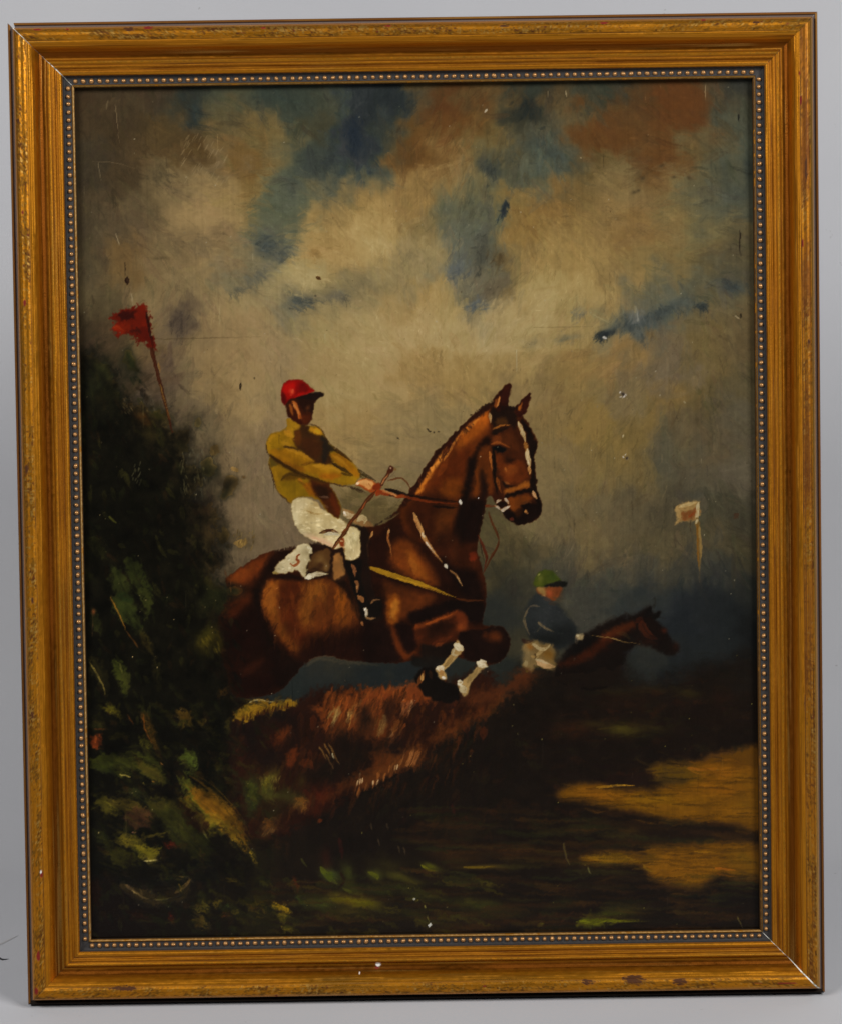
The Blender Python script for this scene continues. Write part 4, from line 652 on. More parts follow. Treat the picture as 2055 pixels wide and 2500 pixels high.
stroke(rC(0, 1205, 100, 1225, 280, 1280, 450, 1300, 780, 1340), [7, 9, 8, 7, 6], (26, 14, 9), .95, .2); stroke(rC(0, 1245, 100, 1270, 230, 1285, 420, 1330, 600, 1350, 780, 1365), [9, 9, 7, 6, 5, 4], (110, 44, 14), .85, .3); stroke(rC(60, 1255, 150, 1275), 4, (184, 136, 84), .8); stroke(rC(500, 1385, 640, 1395, 760, 1400), 6, (24, 13, 9), .8)
stroke(rC(788, 1320, 800, 1370), 6, (206, 196, 170), .95, .1, h=1); stroke(rC(980, 1295, 990, 1303), 2.6, (236, 226, 210), .9, 0)
stroke(rI(735, 490, 850, 465, 980, 440, 1060, 450, 1150, 520, 1200, 600, 1250, 700), [3, 4, 4, 4, 4, 5, 5], (84, 44, 18), .9, .15)
stroke(rC(1085, 1440, 1120, 1540, 1160, 1640, 1195, 1736), [3, 5, 6, 5], (74, 36, 14), .9, .15); stroke(rE(1345, 0, 1370, 90, 1350, 180, 1300, 260, 1240, 380, 1210, 450), [3, 4, 5, 6, 5, 4], (72, 34, 14), .9, .15); stroke(rE(1155, 40, 1200, 150, 1240, 260, 1235, 330, 1210, 440), [4, 6, 6, 5, 4], (78, 30, 14), .9, .15); stroke(rE(1170, 110, 1190, 200, 1215, 320), 3, (30, 18, 12), .6)
# pale girth creases by the knee
stroke(rB(1380, 610, 1340, 690, 1310, 780, 1325, 960), 5, (146, 88, 44), .75, .4); stroke(rB(1380, 620, 1345, 700), 5, (188, 146, 92), .7); stroke(rB(1575, 580, 1570, 680, 1590, 800, 1620, 940), 5, (150, 96, 50), .75, .4); stroke(rB(1580, 590, 1570, 650), 5, (190, 150, 100), .7)
# saddle cloth, saddle and flaps
CUR[0] = 7
poly(rB(1060, 560, 1240, 560, 1340, 620, 1330, 900, 1360, 1200, 1420, 1450, 1500, 1700, 1280, 1736, 1200, 1560, 1100, 1300, 1040, 1100, 960, 900), (22, 14, 10), 8, 4, .9)
poly(rB(600, 760, 900, 800, 1030, 840, 1050, 1000, 1060, 1180, 960, 1240, 860, 1200, 540, 1200, 540, 1080, 580, 900), (28, 15, 10), 6, 4, .95)
poly(rB(640, 880, 720, 860, 840, 850, 840, 1080, 760, 1110, 640, 1110, 560, 1100, 590, 980), (84, 56, 28), 7, 4, .9); B(rB, 700, 960, 16, 14, 0, (110, 84, 48), .8); B(rB, 780, 1050, 8, 12, 0, (132, 102, 60), .8); B(rB, 720, 1040, 10, 8, -30, (52, 30, 16), .8); B(rB, 650, 1090, 16, 5, 0, (40, 24, 14), .8)
poly(rB(915, 895, 970, 890, 1010, 1000, 1035, 1140, 970, 1190, 915, 1230, 885, 1160, 885, 1010), (136, 94, 52), 5, 3); B(rB, 960, 1130, 14, 14, 0, (144, 98, 54), .7); stroke(rB(980, 960, 1020, 1130), 6, (110, 82, 50), .7)
poly(rB(135, 1135, 160, 1070, 240, 980, 350, 890, 440, 810, 530, 770, 600, 790, 625, 850, 590, 910, 580, 1000, 540, 1080, 550, 1170, 520, 1180, 430, 1110, 330, 1120, 220, 1140), (176, 160, 118), 4, 4, h=.7)
for k in range(70):
    x, y = rng.uniform(180, 590), rng.uniform(800, 1140); stroke(rB(x, y, x + 30, y + rng.uniform(-20, 14)), 4, np.array((190, 176, 134)) * rng.uniform(.72, 1.14), .55, .3, h=.9) if y > 1120 - .9 * (x - 140) and y < 1130 - max(0, x - 520) * .6 else None
for k in range(10): x = rng.uniform(560, 615); y = rng.uniform(800, 900); stroke(rB(x, y, x + 20, y - 8), 4, (196, 182, 140), .8, .2, h=1)
stroke(rB(550, 1190, 640, 1160, 720, 1145, 830, 1150), [16, 12, 13, 8], (196, 182, 142), .95, .3, h=1); stroke(rB(560, 1195, 620, 1170), 10, (214, 202, 164), .8, .3, h=1); stroke(rB(140, 1130, 210, 1135), 8, (140, 120, 60), .7)
stroke(rB(470, 900, 440, 930, 425, 975), 6, (118, 52, 24), .9, .2); stroke(rB(425, 970, 455, 985, 440, 1020, 390, 1040, 350, 1010), 7, (138, 66, 32), .9, .2); stroke(rB(430, 960, 470, 970), 4, (110, 46, 22), .8)
# jockey: boot and stirrup
CUR[0] = 8
poly(rB(1030, 980, 1200, 960, 1250, 1000, 1230, 1180, 1290, 1400, 1330, 1480, 1420, 1440, 1490, 1460, 1500, 1600, 1420, 1690, 1300, 1720, 1230, 1680, 1200, 1500, 1100, 1240), (16, 13, 11), 6, 3)
for pts, w, c in (((1115, 1030, 1150, 1090, 1160, 1180), 8, (134, 92, 62)), ((1160, 1230, 1190, 1280, 1180, 1380), 8, (130, 92, 60)), ((1190, 1290, 1180, 1340), 5, (164, 124, 84)), ((1200, 1420, 1240, 1460, 1260, 1500), 11, (146, 104, 66)), ((1350, 1510, 1400, 1470, 1480, 1470), 5, (120, 92, 64)), ((1290, 1570, 1300, 1640, 1290, 1690), 8, (206, 190, 156)), ((1300, 1690, 1350, 1700, 1410, 1690), 5, (136, 110, 80)), ((1275, 1590, 1290, 1570), 6, (226, 214, 184))): stroke(rB(*pts), w, c, .9, .3, h=.9)
stroke(rD(1570, 870, 1595, 920), 6, (150, 108, 70), .9)
# breeches
poly(rB(1010, 330, 1100, 350, 1170, 390, 1260, 430, 1310, 480, 1380, 545, 1240, 550, 1100, 480, 1030, 400), (132, 108, 74), 5, 4); stroke(rB(1030, 380, 1080, 420, 1140, 400), 14, (184, 160, 118), .9, .4, h=.9); stroke(rB(1190, 480, 1240, 440, 1290, 470, 1270, 520), 12, (176, 156, 110), .9, .4, h=.9); stroke(rB(1020, 370, 1050, 420), 5, (220, 206, 176), .8); stroke(rB(1310, 500, 1370, 545), 10, (104, 84, 56), .7)
poly(rB(370, 270, 420, 215, 500, 192, 600, 210, 680, 260, 760, 350, 870, 400, 980, 460, 1080, 540, 1160, 570, 1215, 630, 1225, 760, 1225, 870, 1215, 930, 1110, 975, 1040, 950, 1030, 860, 1010, 810, 930, 830, 850, 800, 740, 760, 640, 720, 540, 670, 470, 610, 420, 520, 385, 420), (182, 162, 112), 4, 3, h=.7)
bm = CLIP
CLIP = full(polymask(rB(370, 270, 420, 215, 500, 192, 600, 210, 680, 260, 760, 350, 870, 400, 980, 460, 1080, 540, 1160, 570, 1215, 630, 1225, 760, 1225, 870, 1215, 930, 1110, 975, 1040, 950, 1030, 860, 1010, 810, 930, 830, 850, 800, 740, 760, 640, 720, 540, 670, 470, 610, 420, 520, 385, 420), 4, 3))
CUR[0] = None
B(rB, 480, 280, 24, 20, 0, (190, 172, 128), .6); B(rB, 420, 450, 14, 34, -15, (198, 182, 136), .7); B(rB, 700, 300, 20, 24, 40, (140, 116, 72), .7); B(rB, 850, 470, 50, 20, 30, (166, 146, 98), .6); B(rB, 480, 640, 26, 10, 30, (162, 154, 124), .6); B(rB, 1140, 640, 18, 24, 0, (188, 174, 122), .6); B(rB, 700, 730, 40, 8, 22, (190, 150, 112), .8)
stroke(rB(640, 690, 740, 745, 860, 790, 990, 800), 9, (196, 152, 112), .7); stroke(rB(720, 640, 800, 605, 880, 605, 960, 630), [5, 9, 9, 4], (52, 22, 10), .95, .1, (.2, .3)); stroke(rB(560, 360, 680, 400, 760, 390), 4, (140, 114, 66), .7); stroke(rB(780, 650, 900, 640, 960, 660), 9, (166, 160, 140), .7)
poly(rB(960, 740, 1010, 700, 1030, 760, 1020, 850, 980, 810), (104, 40, 16), 4, 3, .9)
for k in range(230):
    x, y = rng.uniform(370, 1220), rng.uniform(200, 980); L = rng.uniform(24, 70); t = math.radians(14 + rng.normal() * 14 + (60 if x > 1020 else 0))
    stroke(rB(x, y, x + L * math.cos(t), y + L * math.sin(t)), 3.6, np.array((190, 172, 124)) * rng.choice([.8, .9, 1.1, 1.16]), .55, .2, h=.9)
CLIP = None
CUR[0] = 8
# shirt
poly(rA(430, 640, 420, 720, 380, 770, 330, 800, 240, 820, 190, 870, 155, 960, 170, 1040, 200, 1090, 190, 1200, 220, 1290, 250, 1380, 280, 1490, 330, 1580, 400, 1640, 460, 1690, 520, 1630, 640, 1610, 760, 1640, 850, 1700, 900, 1780, 990, 1850, 1060, 1880, 1090, 1736, 1030, 1610, 980, 1520, 950, 1450, 1100, 1470, 1230, 1460, 1290, 1400, 1330, 1350, 1300, 1270, 1220, 1160, 1100, 1060, 960, 960, 890, 860, 850, 780, 800, 740, 700, 720, 640, 720, 560, 700), (122, 98, 16), 4, 3, h=.3)
CLIP = full(polymask(rA(430, 640, 420, 720, 380, 770, 330, 800, 240, 820, 190, 870, 155, 960, 170, 1040, 200, 1090, 190, 1200, 220, 1290, 250, 1380, 280, 1490, 330, 1580, 400, 1640, 460, 1690, 520, 1630, 640, 1610, 760, 1640, 850, 1700, 900, 1780, 990, 1850, 1060, 1880, 1090, 1736, 1030, 1610, 980, 1520, 950, 1450, 1100, 1470, 1230, 1460, 1290, 1400, 1330, 1350, 1300, 1270, 1220, 1160, 1100, 1060, 960, 960, 890, 860, 850, 780, 800, 740, 700, 720, 640, 720, 560, 700), 4, 3))
CUR[0] = None
q = lambda pts, col, soft=7, a=.9: poly(rA(*pts), col, soft, 3, a)
q((500, 780, 600, 700, 690, 730, 700, 800, 850, 860, 940, 980, 950, 1060, 980, 1200, 860, 1210, 740, 1180, 640, 1080, 540, 1010, 500, 900), (48, 30, 14), 8, .97)
q((840, 850, 900, 880, 960, 960, 1040, 1020, 960, 1050, 920, 1100, 900, 1180, 850, 1180, 860, 1000), (30, 26, 22), 7, .9); q((520, 800, 580, 780, 600, 940, 540, 970, 510, 900), (78, 44, 12), 8, .8); q((600, 900, 780, 900, 840, 1050, 760, 1130, 640, 1050), (56, 30, 12), 12, .7)
q((700, 740, 760, 750, 830, 770, 855, 820, 800, 835, 720, 800), (160, 124, 26), 5, .95); q((420, 650, 500, 680, 570, 720, 570, 750, 510, 790, 500, 880, 440, 850, 400, 780), (142, 114, 24), 7, .9); q((430, 650, 500, 680, 540, 720, 470, 760, 420, 720), (120, 98, 20), 6, .8); stroke(rA(390, 800, 440, 830, 490, 870), 14, (166, 128, 34), .8)
q((180, 900, 250, 840, 330, 830, 360, 900, 340, 980, 260, 1010, 190, 1020), (130, 106, 16), 10, .9); q((350, 920, 420, 900, 465, 970, 450, 1000, 370, 970), (144, 116, 28), 6, .9); q((380, 980, 470, 990, 560, 1020, 540, 1040, 420, 1020), (66, 46, 16), 7, .8)
q((210, 1040, 330, 1020, 440, 1030, 600, 1090, 700, 1130, 750, 1170, 620, 1200, 480, 1210, 360, 1160, 260, 1110), (136, 100, 14), 9, .9); q((420, 1040, 600, 1090, 740, 1160, 620, 1160, 480, 1110), (146, 112, 18), 8, .7); q((260, 1110, 420, 1180, 600, 1230, 640, 1300, 500, 1280, 360, 1200), (118, 78, 12), 9, .8)
q((640, 1230, 800, 1210, 960, 1230, 1100, 1300, 1040, 1340, 860, 1340, 700, 1310), (138, 104, 16), 9, .9); q((760, 1220, 960, 1240, 1080, 1300, 900, 1290), (150, 120, 26), 8, .7); q((1010, 1350, 1180, 1350, 1290, 1380, 1240, 1450, 1100, 1450, 960, 1420), (128, 106, 18), 8, .9); q((860, 1330, 1000, 1320, 1100, 1340, 980, 1400, 820, 1370), (138, 86, 12), 9, .8)
q((200, 1080, 260, 1130, 380, 1210, 520, 1290, 660, 1350, 820, 1400, 960, 1440, 900, 1460, 700, 1400, 520, 1330, 360, 1240, 240, 1170), (52, 34, 10), 7, .95)
q((190, 1130, 240, 1150, 300, 1220, 240, 1250, 200, 1220), (60, 54, 22), 8, .8); q((240, 1270, 360, 1230, 440, 1290, 400, 1360, 320, 1400, 260, 1380), (124, 100, 16), 8, .8); q((300, 1420, 420, 1400, 560, 1420, 680, 1480, 740, 1560, 700, 1610, 520, 1640, 420, 1640, 330, 1560), (116, 98, 14), 10, .9); q((350, 1380, 440, 1320, 560, 1330, 640, 1380, 520, 1400, 380, 1420), (84, 62, 12), 9, .85); stroke(rA(560, 1390, 620, 1430), 5, (150, 96, 30), .7); q((620, 1460, 720, 1440, 760, 1540, 800, 1600, 720, 1600, 660, 1540), (138, 84, 12), 8, .8)
q((700, 1400, 860, 1440, 950, 1450, 1000, 1540, 1060, 1680, 1100, 1800, 1060, 1880, 960, 1840, 860, 1700, 780, 1600, 720, 1500), (56, 26, 10), 9, .96); q((760, 1480, 900, 1480, 960, 1560, 900, 1640, 800, 1600), (30, 18, 10), 12, .8); q((960, 1560, 1020, 1640, 1080, 1800, 1040, 1840, 960, 1700), (82, 36, 12), 9, .7)
q((960, 1080, 1080, 1080, 1180, 1160, 1280, 1280, 1340, 1350, 1260, 1350, 1150, 1270, 1020, 1180), (130, 92, 14), 7, .9); q((1000, 1110, 1100, 1150, 1160, 1220, 1060, 1190), (146, 110, 22), 7, .8); stroke(rA(980, 1200, 1100, 1260, 1230, 1340), 9, (38, 28, 14), .9); stroke(rA(1010, 1030, 1120, 1090, 1230, 1180), 9, (40, 26, 14), .8)
for pts, w, c, a in (((210, 1090, 300, 1160, 420, 1235, 560, 1310, 720, 1370, 900, 1430), 8, (44, 29, 10), .9), ((400, 1010, 520, 1045, 640, 1100, 740, 1165), 9, (168, 130, 34), .75), ((740, 1225, 860, 1225, 980, 1250, 1090, 1305), 9, (166, 132, 36), .75), ((350, 1400, 430, 1335, 560, 1345, 640, 1390), 7, (58, 42, 12), .8), ((380, 985, 460, 1000, 560, 1025), 6, (46, 32, 14), .8), ((600, 1215, 700, 1190, 760, 1175), 7, (92, 62, 12), .8), ((1100, 1320, 1180, 1345, 1240, 1350), 6, (50, 36, 12), .8), ((990, 1100, 1090, 1160, 1200, 1270), 7, (160, 122, 30), .6), ((190, 930, 230, 870, 300, 835), 8, (160, 128, 30), .6), ((270, 1300, 300, 1420, 360, 1530), 7, (146, 118, 24), .5), ((560, 1420, 640, 1470, 700, 1560), 6, (92, 62, 12), .6)):
    stroke(rA(*pts), w, c, a, .35, (.25, .5), .5, soft=2.5)
for k in range(60):
    x, y = rng.uniform(170, 1300), rng.uniform(660, 1640); (X, Y), = rA(x, y); g = P([(X, Y)])[0]; cc = C[int(g[1]), int(g[0])]
    stroke(rA(x, y, x + 40, y + 18), 4, np.clip(cc * rng.choice([.84, 1.1, 1.18]), 0, 220), .5, .3, h=.5)
CLIP = None
CUR[0] = 8
for pts in ((160, 960, 170, 1050, 200, 1110), (190, 1200, 230, 1330, 270, 1470, 320, 1580), (320, 1580, 400, 1640, 450, 1700), (850, 770, 900, 880, 980, 970), (1000, 990, 1120, 1080, 1230, 1190), (960, 1440, 1100, 1480, 1240, 1480), (700, 700, 780, 730, 850, 790)): stroke(rA(*pts), 4, (48, 32, 20), .7, .5)
stroke(rA(1300, 1280, 1400, 1350, 1520, 1410), 8, (36, 30, 16), .8, .6); stroke(rA(1200, 1490, 1300, 1530, 1400, 1560), 7, (40, 30, 20), .8, .5); stroke(rA(1330, 1340, 1420, 1390), 12, (50, 44, 20), .7, .6)
stroke(rB(720, 180, 800, 190, 830, 210), 6, (112, 92, 84), .6, .5); stroke(rB(780, 290, 830, 320), 5, (110, 88, 70), .5, .5)
# face, cap
poly(rA(395, 400, 450, 380, 560, 360, 740, 330, 790, 380, 750, 460, 740, 560, 730, 640, 690, 690, 650, 720, 590, 715, 530, 690, 450, 630, 410, 560), (46, 20, 9), 4, 3)
CLIP = full(polymask(rA(395, 400, 450, 380, 560, 360, 740, 330, 790, 380, 750, 460, 740, 560, 730, 640, 690, 690, 650, 720, 590, 715, 530, 690, 450, 630, 410, 560), 4, 3))
q((560, 360, 760, 330, 780, 400, 750, 470, 740, 560, 650, 560, 600, 500, 560, 430), (30, 15, 9), 7, .9); q((480, 430, 540, 440, 570, 520, 600, 620, 570, 640, 540, 560, 500, 500), (156, 92, 40), 4, .95); q((445, 460, 475, 470, 500, 560, 490, 600, 455, 540), (122, 70, 26), 4, .9); stroke(rA(500, 450, 545, 530, 560, 590), 5, (184, 122, 66), .8); stroke(rA(480, 440, 500, 520, 520, 590), 4, (58, 24, 10), .9)
q((430, 540, 500, 620, 590, 660, 600, 710, 520, 690, 440, 630), (44, 16, 8), 5, .9); q((590, 600, 690, 600, 720, 640, 680, 700, 620, 700), (66, 28, 10), 8, .8); B(rA, 690, 505, 6, 7, 0, (84, 50, 26), .7); stroke(rA(660, 560, 720, 570), 5, (60, 28, 12), .6); stroke(rA(575, 600, 600, 650), 6, (120, 66, 26), .7)
CLIP = None
poly(rA(350, 410, 345, 320, 360, 240, 400, 180, 480, 155, 560, 150, 630, 170, 690, 220, 730, 270, 765, 295, 700, 325, 600, 355, 520, 390, 440, 405, 390, 470, 360, 440), (112, 10, 7), 4, 3, h=.4)
CLIP = full(polymask(rA(350, 410, 345, 320, 360, 240, 400, 180, 480, 155, 560, 150, 630, 170, 690, 220, 730, 270, 765, 295, 700, 325, 600, 355, 520, 390, 440, 405, 390, 470, 360, 440), 4, 3))
q((370, 240, 430, 190, 500, 180, 520, 240, 480, 360, 420, 390, 380, 330), (146, 14, 8), 10, .85); q((560, 200, 650, 230, 690, 290, 600, 310, 560, 280), (92, 8, 8), 10, .8); q((520, 350, 640, 310, 760, 290, 660, 340, 540, 390), (150, 16, 10), 7, .8); q((345, 330, 375, 320, 400, 400, 390, 470, 355, 430), (66, 8, 8), 7, .9); B(rA, 470, 300, 5, 7, 0, (196, 84, 56), .9); stroke(rA(485, 275, 500, 300), 4, (190, 90, 70), .7); stroke(rA(460, 340, 475, 360), 4, (170, 60, 40), .7)
CLIP = None
poly(rA(530, 385, 620, 350, 720, 320, 820, 303, 865, 315, 870, 345, 820, 385, 760, 410, 700, 400, 600, 395), (24, 15, 12), 4, 3); stroke(rA(760, 320, 850, 318), 5, (30, 26, 24), .7)
# hands, whip
poly(rA(1270, 1450, 1330, 1400, 1450, 1395, 1520, 1430, 1560, 1480, 1570, 1540, 1500, 1580, 1420, 1540, 1340, 1500), (136, 66, 24), 4, 3); poly(rA(1270, 1448, 1330, 1405, 1440, 1400, 1500, 1430, 1480, 1490, 1430, 1520, 1360, 1480), (186, 132, 74), 4, 3, .95, h=.6); stroke(rA(1275, 1448, 1310, 1440), 6, (224, 202, 160), .9); stroke(rA(1330, 1425, 1430, 1430, 1480, 1450), 8, (196, 144, 84), .7); stroke(rA(1440, 1440, 1460, 1500), 3, (130, 82, 40), .6)
poly(rI(480, 560, 560, 530, 620, 600, 600, 660, 520, 700, 460, 690, 420, 640), (96, 36, 14), 4, 2, .95); stroke(rI(520, 800, 580, 740, 700, 760, 780, 790), 12, (124, 48, 16), .9, .4); stroke(rI(620, 690, 760, 740, 930, 790), 5, (188, 132, 84), .8); stroke(rI(930, 830, 1040, 820, 1150, 840), 9, (120, 52, 18), .8, .4); stroke(rI(780, 800, 900, 820), 4, (50, 24, 12), .8)
CUR[0] = 8
stroke(rB(880, 830, 960, 720, 1060, 580, 1120, 480, 1200, 390, 1300, 240, 1420, 110), [8, 8, 9, 9, 9, 9, 9], (62, 31, 14), .97, .15, (.1, .1), .6); stroke(rB(1000, 640, 1090, 520, 1180, 400), 3, (118, 64, 28), .7); stroke(rB(1240, 340, 1300, 240), 3.5, (156, 88, 50), .8)
stroke(rI(600, 590, 680, 460, 760, 330, 800, 250), [8, 9, 10, 10], (66, 34, 18), .97, .15, (.1, .1), .6); stroke(rI(620, 560, 700, 420, 760, 340), 3.5, (176, 128, 88), .85); poly(rI(755, 270, 770, 210, 830, 185, 880, 225, 860, 290, 810, 340, 770, 320), (60, 30, 18), 3, 2); stroke(rI(800, 220, 830, 230), 3, (200, 160, 130), .8); stroke(rI(880, 240, 940, 270), 7, (112, 90, 52), .6)
for k in range(4): stroke(rB(905 + 20 * k, 800 - 26 * k, 925 + 20 * k, 790 - 26 * k), 3, (150, 110, 70), .6)
# hairy edge where horse meets the sky
CUR[0] = None
for k in range(34): x = rng.uniform(150, 420); stroke(rB(x, 880 - (x - 150) * .2, x + 8, 850 - (x - 150) * .24), 3, (48, 28, 18), .7, .2)
for k in range(30): t = rng.uniform(0, 1); stroke(rB(1400 + 330 * t, 560 - 210 * t, 1390 + 330 * t, 540 - 210 * t), 3, (44, 30, 20), .7, .2)

# ---------------------------------------------------------------- bush, lower left, over the quarters
CUR[0] = 9
SK, RK = 1.0, 1.0
poly(r4(100, 620, 190, 480, 290, 540, 360, 640, 420, 760, 520, 860, 560, 820, 640, 880, 740, 900, 800, 1020, 880, 1030, 900, 1120, 860, 1200, 900, 1260, 960, 1280, 1010, 1340, 960, 1440, 900, 1520, 1060, 1560, 1120, 1640, 1060, 1736) + r6(1130, 120, 1080, 260, 1120, 380, 1050, 480, 1180, 560, 1150, 680, 1090, 770, 1120, 900, 1160, 1000, 1130, 1080, 1200, 1180, 1190, 1300, 1240, 1400, 1210, 1470, 1180, 1736, 1150, 2400, 60, 2400, 60, 0), (13, 13, 9), 34, 6, .95)
for k in range(520):
    a = rng.uniform(0, 1); y = 900 + 1350 * a; w = 130 + 260 * min(1, a * 2.2); x = 205 + rng.uniform(0, w)
    c = [np.array((22, 26, 14)), np.array((28, 20, 12)), np.array((14, 16, 12)), np.array((36, 38, 18)), np.array((10, 10, 8))][rng.integers(0, 5)] * rng.uniform(.6, 1.25)
    t = math.radians(rng.normal(70, 25)); L = rng.uniform(14, 40)
    stroke([(x, y), (x + L * math.cos(t), y + L * math.sin(t))], rng.uniform(5, 14), c, .5, .5)
for (x, y, rx, ry, an, c) in ((480, 540, 20, 40, 0, (20, 28, 18)), (950, 970, 12, 12, 0, (46, 46, 38)), (1070, 1150, 22, 24, -40, (52, 46, 34)), (1040, 1260, 24, 22, -30, (30, 30, 22)), (1030, 1310, 20, 16, 0, (24, 26, 18)), (1180, 1420, 28, 22, 20, (48, 44, 34)), (1160, 1460, 18, 16, 0, (28, 30, 24)), (1040, 1590, 34, 30, 0, (34, 28, 22)), (880, 1090, 14, 20, 0, (22, 20, 14)), (870, 1130, 18, 12, 40, (26, 26, 18)), (600, 950, 22, 20, 0, (50, 34, 16)), (700, 890, 20, 14, 30, (38, 40, 20)), (630, 1060, 34, 20, 20, (28, 26, 16)), (300, 600, 24, 20, 40, (30, 34, 22)), (340, 800, 24, 34, 20, (24, 26, 16)), (230, 740, 20, 40, 0, (24, 28, 20)), (1290, 1355, 6, 4, 0, (44, 36, 26)), (1230, 1300, 14, 10, 30, (80, 70, 54))):
    B(r4, x, y, rx, ry, an, c, .85, .45)
B(r6, 1150, 160, 20, 34, 20, (28, 26, 16), .85); B(r6, 1290, 190, 30, 22, 0, (64, 56, 40), .75, .5); B(r6, 1180, 250, 14, 10, 0, (30, 32, 34), .7); B(r6, 1030, 160, 26, 16, 10, (58, 50, 38), .6)
for k in range(26): x, y = rng.uniform(1220, 1370), rng.uniform(120, 260); stroke(r6(x, y, x - 6, y + 30), 3, np.array((74, 66, 46)) * rng.uniform(.6, 1.5), .6, .2)
for k in range(60):      # dry pale flecks where leaf meets sky
    x, y = rng.uniform(840, 1010), rng.uniform(1150, 1470); stroke(r4(x, y, x + rng.uniform(-6, 16), y + rng.uniform(20, 60)), 2.6, np.array((90, 94, 84)) * rng.uniform(.4, 1.2), .34, .2, h=.6)
for k in range(40): x, y = rng.uniform(420, 760), rng.uniform(780, 900); stroke(r4(x, y, x + 14, y + 22), 3, np.array((82, 76, 66)) * rng.uniform(.5, 1.2), .4, .2)
for k in range(16): x, y = rng.uniform(510, 590), rng.uniform(1230, 1400); stroke(r4(x, y, x - 8, y + 26), 2.4, (86, 92, 88), .4, .2)
B(r6, 1080, 580, 34, 34, 0, (26, 30, 18), .85); B(r6, 1200, 560, 26, 18, 0, (24, 28, 20), .85); B(r6, 1060, 500, 20, 18, 0, (34, 34, 18), .7); B(r6, 1060, 900, 30, 30, 20, (50, 48, 16), .85, .3); B(r6, 1030, 840, 22, 16, -20, (44, 44, 16), .8); B(r6, 1130, 920, 8, 26, -10, (44, 42, 14), .7)
for k in range(16): x, y = rng.uniform(980, 1110), rng.uniform(870, 980); stroke(r6(x, y, x + 20, y + 34), 4, np.array((66, 62, 22)) * rng.uniform(.7, 1.2), .6, .4)
for (pts, w, c) in (((380, 420, 430, 560, 480, 700, 560, 860), 44, (28, 34, 18)), ((480, 350, 530, 440, 600, 600, 620, 700), 34, (26, 32, 16)), ((380, 640, 470, 720, 540, 860), 40, (30, 38, 20)), ((560, 560, 610, 640, 600, 760), 22, (34, 40, 20)), ((420, 600, 500, 640), 16, (26, 38, 22)), ((230, 700, 240, 800, 280, 870), 20, (26, 30, 16)), ((230, 200, 300, 330), 30, (22, 24, 12)), ((560, 860, 620, 960, 660, 1060), 14, (34, 32, 16)), ((220, 1060, 280, 1160, 320, 1300), 34, (28, 28, 16)), ((390, 1060, 430, 1160, 460, 1300), 28, (40, 48, 20)), ((440, 1150, 470, 1290), 20, (32, 36, 18)), ((300, 1390, 380, 1420, 420, 1460), 18, (66, 66, 20)), ((330, 1370, 390, 1410), 10, (56, 60, 22)), ((840, 1420, 880, 1460, 850, 1540), 30, (54, 44, 18)), ((580, 1430, 640, 1600, 680, 1680), 20, (52, 40, 16)), ((980, 1500, 1020, 1450), 12, (44, 38, 16)), ((560, 1600, 640, 1680), 16, (44, 46, 18)), ((660, 1050, 690, 1250), 14, (26, 26, 14)), ((1120, 1300, 1190, 1260), 16, (40, 30, 14))):
    stroke(r6(*pts), w, np.array(c) * 1.25, .85, .5, soft=9, rough=4)
    pp = np.array(pts, float).reshape(-1, 2)
    for j in range(int(w / 4)):
        o = rng.normal(0, w * .7, 2); stroke(r6(*(pp + o).ravel()), rng.uniform(2.5, 6), np.array(c) * rng.uniform(.7, 1.35), .36, .55, (.3, .7), .5, soft=3)
for (pts, w, c) in (((350, 610, 390, 690, 430, 770, 460, 850), 3.2, (112, 84, 34)), ((460, 850, 520, 930, 550, 970), 3, (66, 44, 20)), ((580, 1440, 590, 1540, 640, 1640), 3.4, (96, 58, 20)), ((200, 1070, 260, 1160, 300, 1250, 310, 1300), 3, (118, 112, 72)), ((215, 1100, 270, 1190, 300, 1260), 2.4, (80, 80, 48)), ((470, 1440, 510, 1510), 4, (70, 42, 18)), ((340, 40, 390, 90), 5, (60, 66, 30)), ((415, 1080, 430, 1150), 5, (74, 82, 44))):
    stroke(r6(*pts), w, c, .85, .2, h=.9)
B(r6, 230, 715, 5, 7, 0, (110, 66, 46), .9, .2); poly(r6(210, 1600, 250, 1580, 290, 1590, 270, 1670, 210, 1660), (78, 36, 18), 5, 4, .9); stroke(r6(245, 1590, 240, 1640), 6, (124, 66, 36), .7)
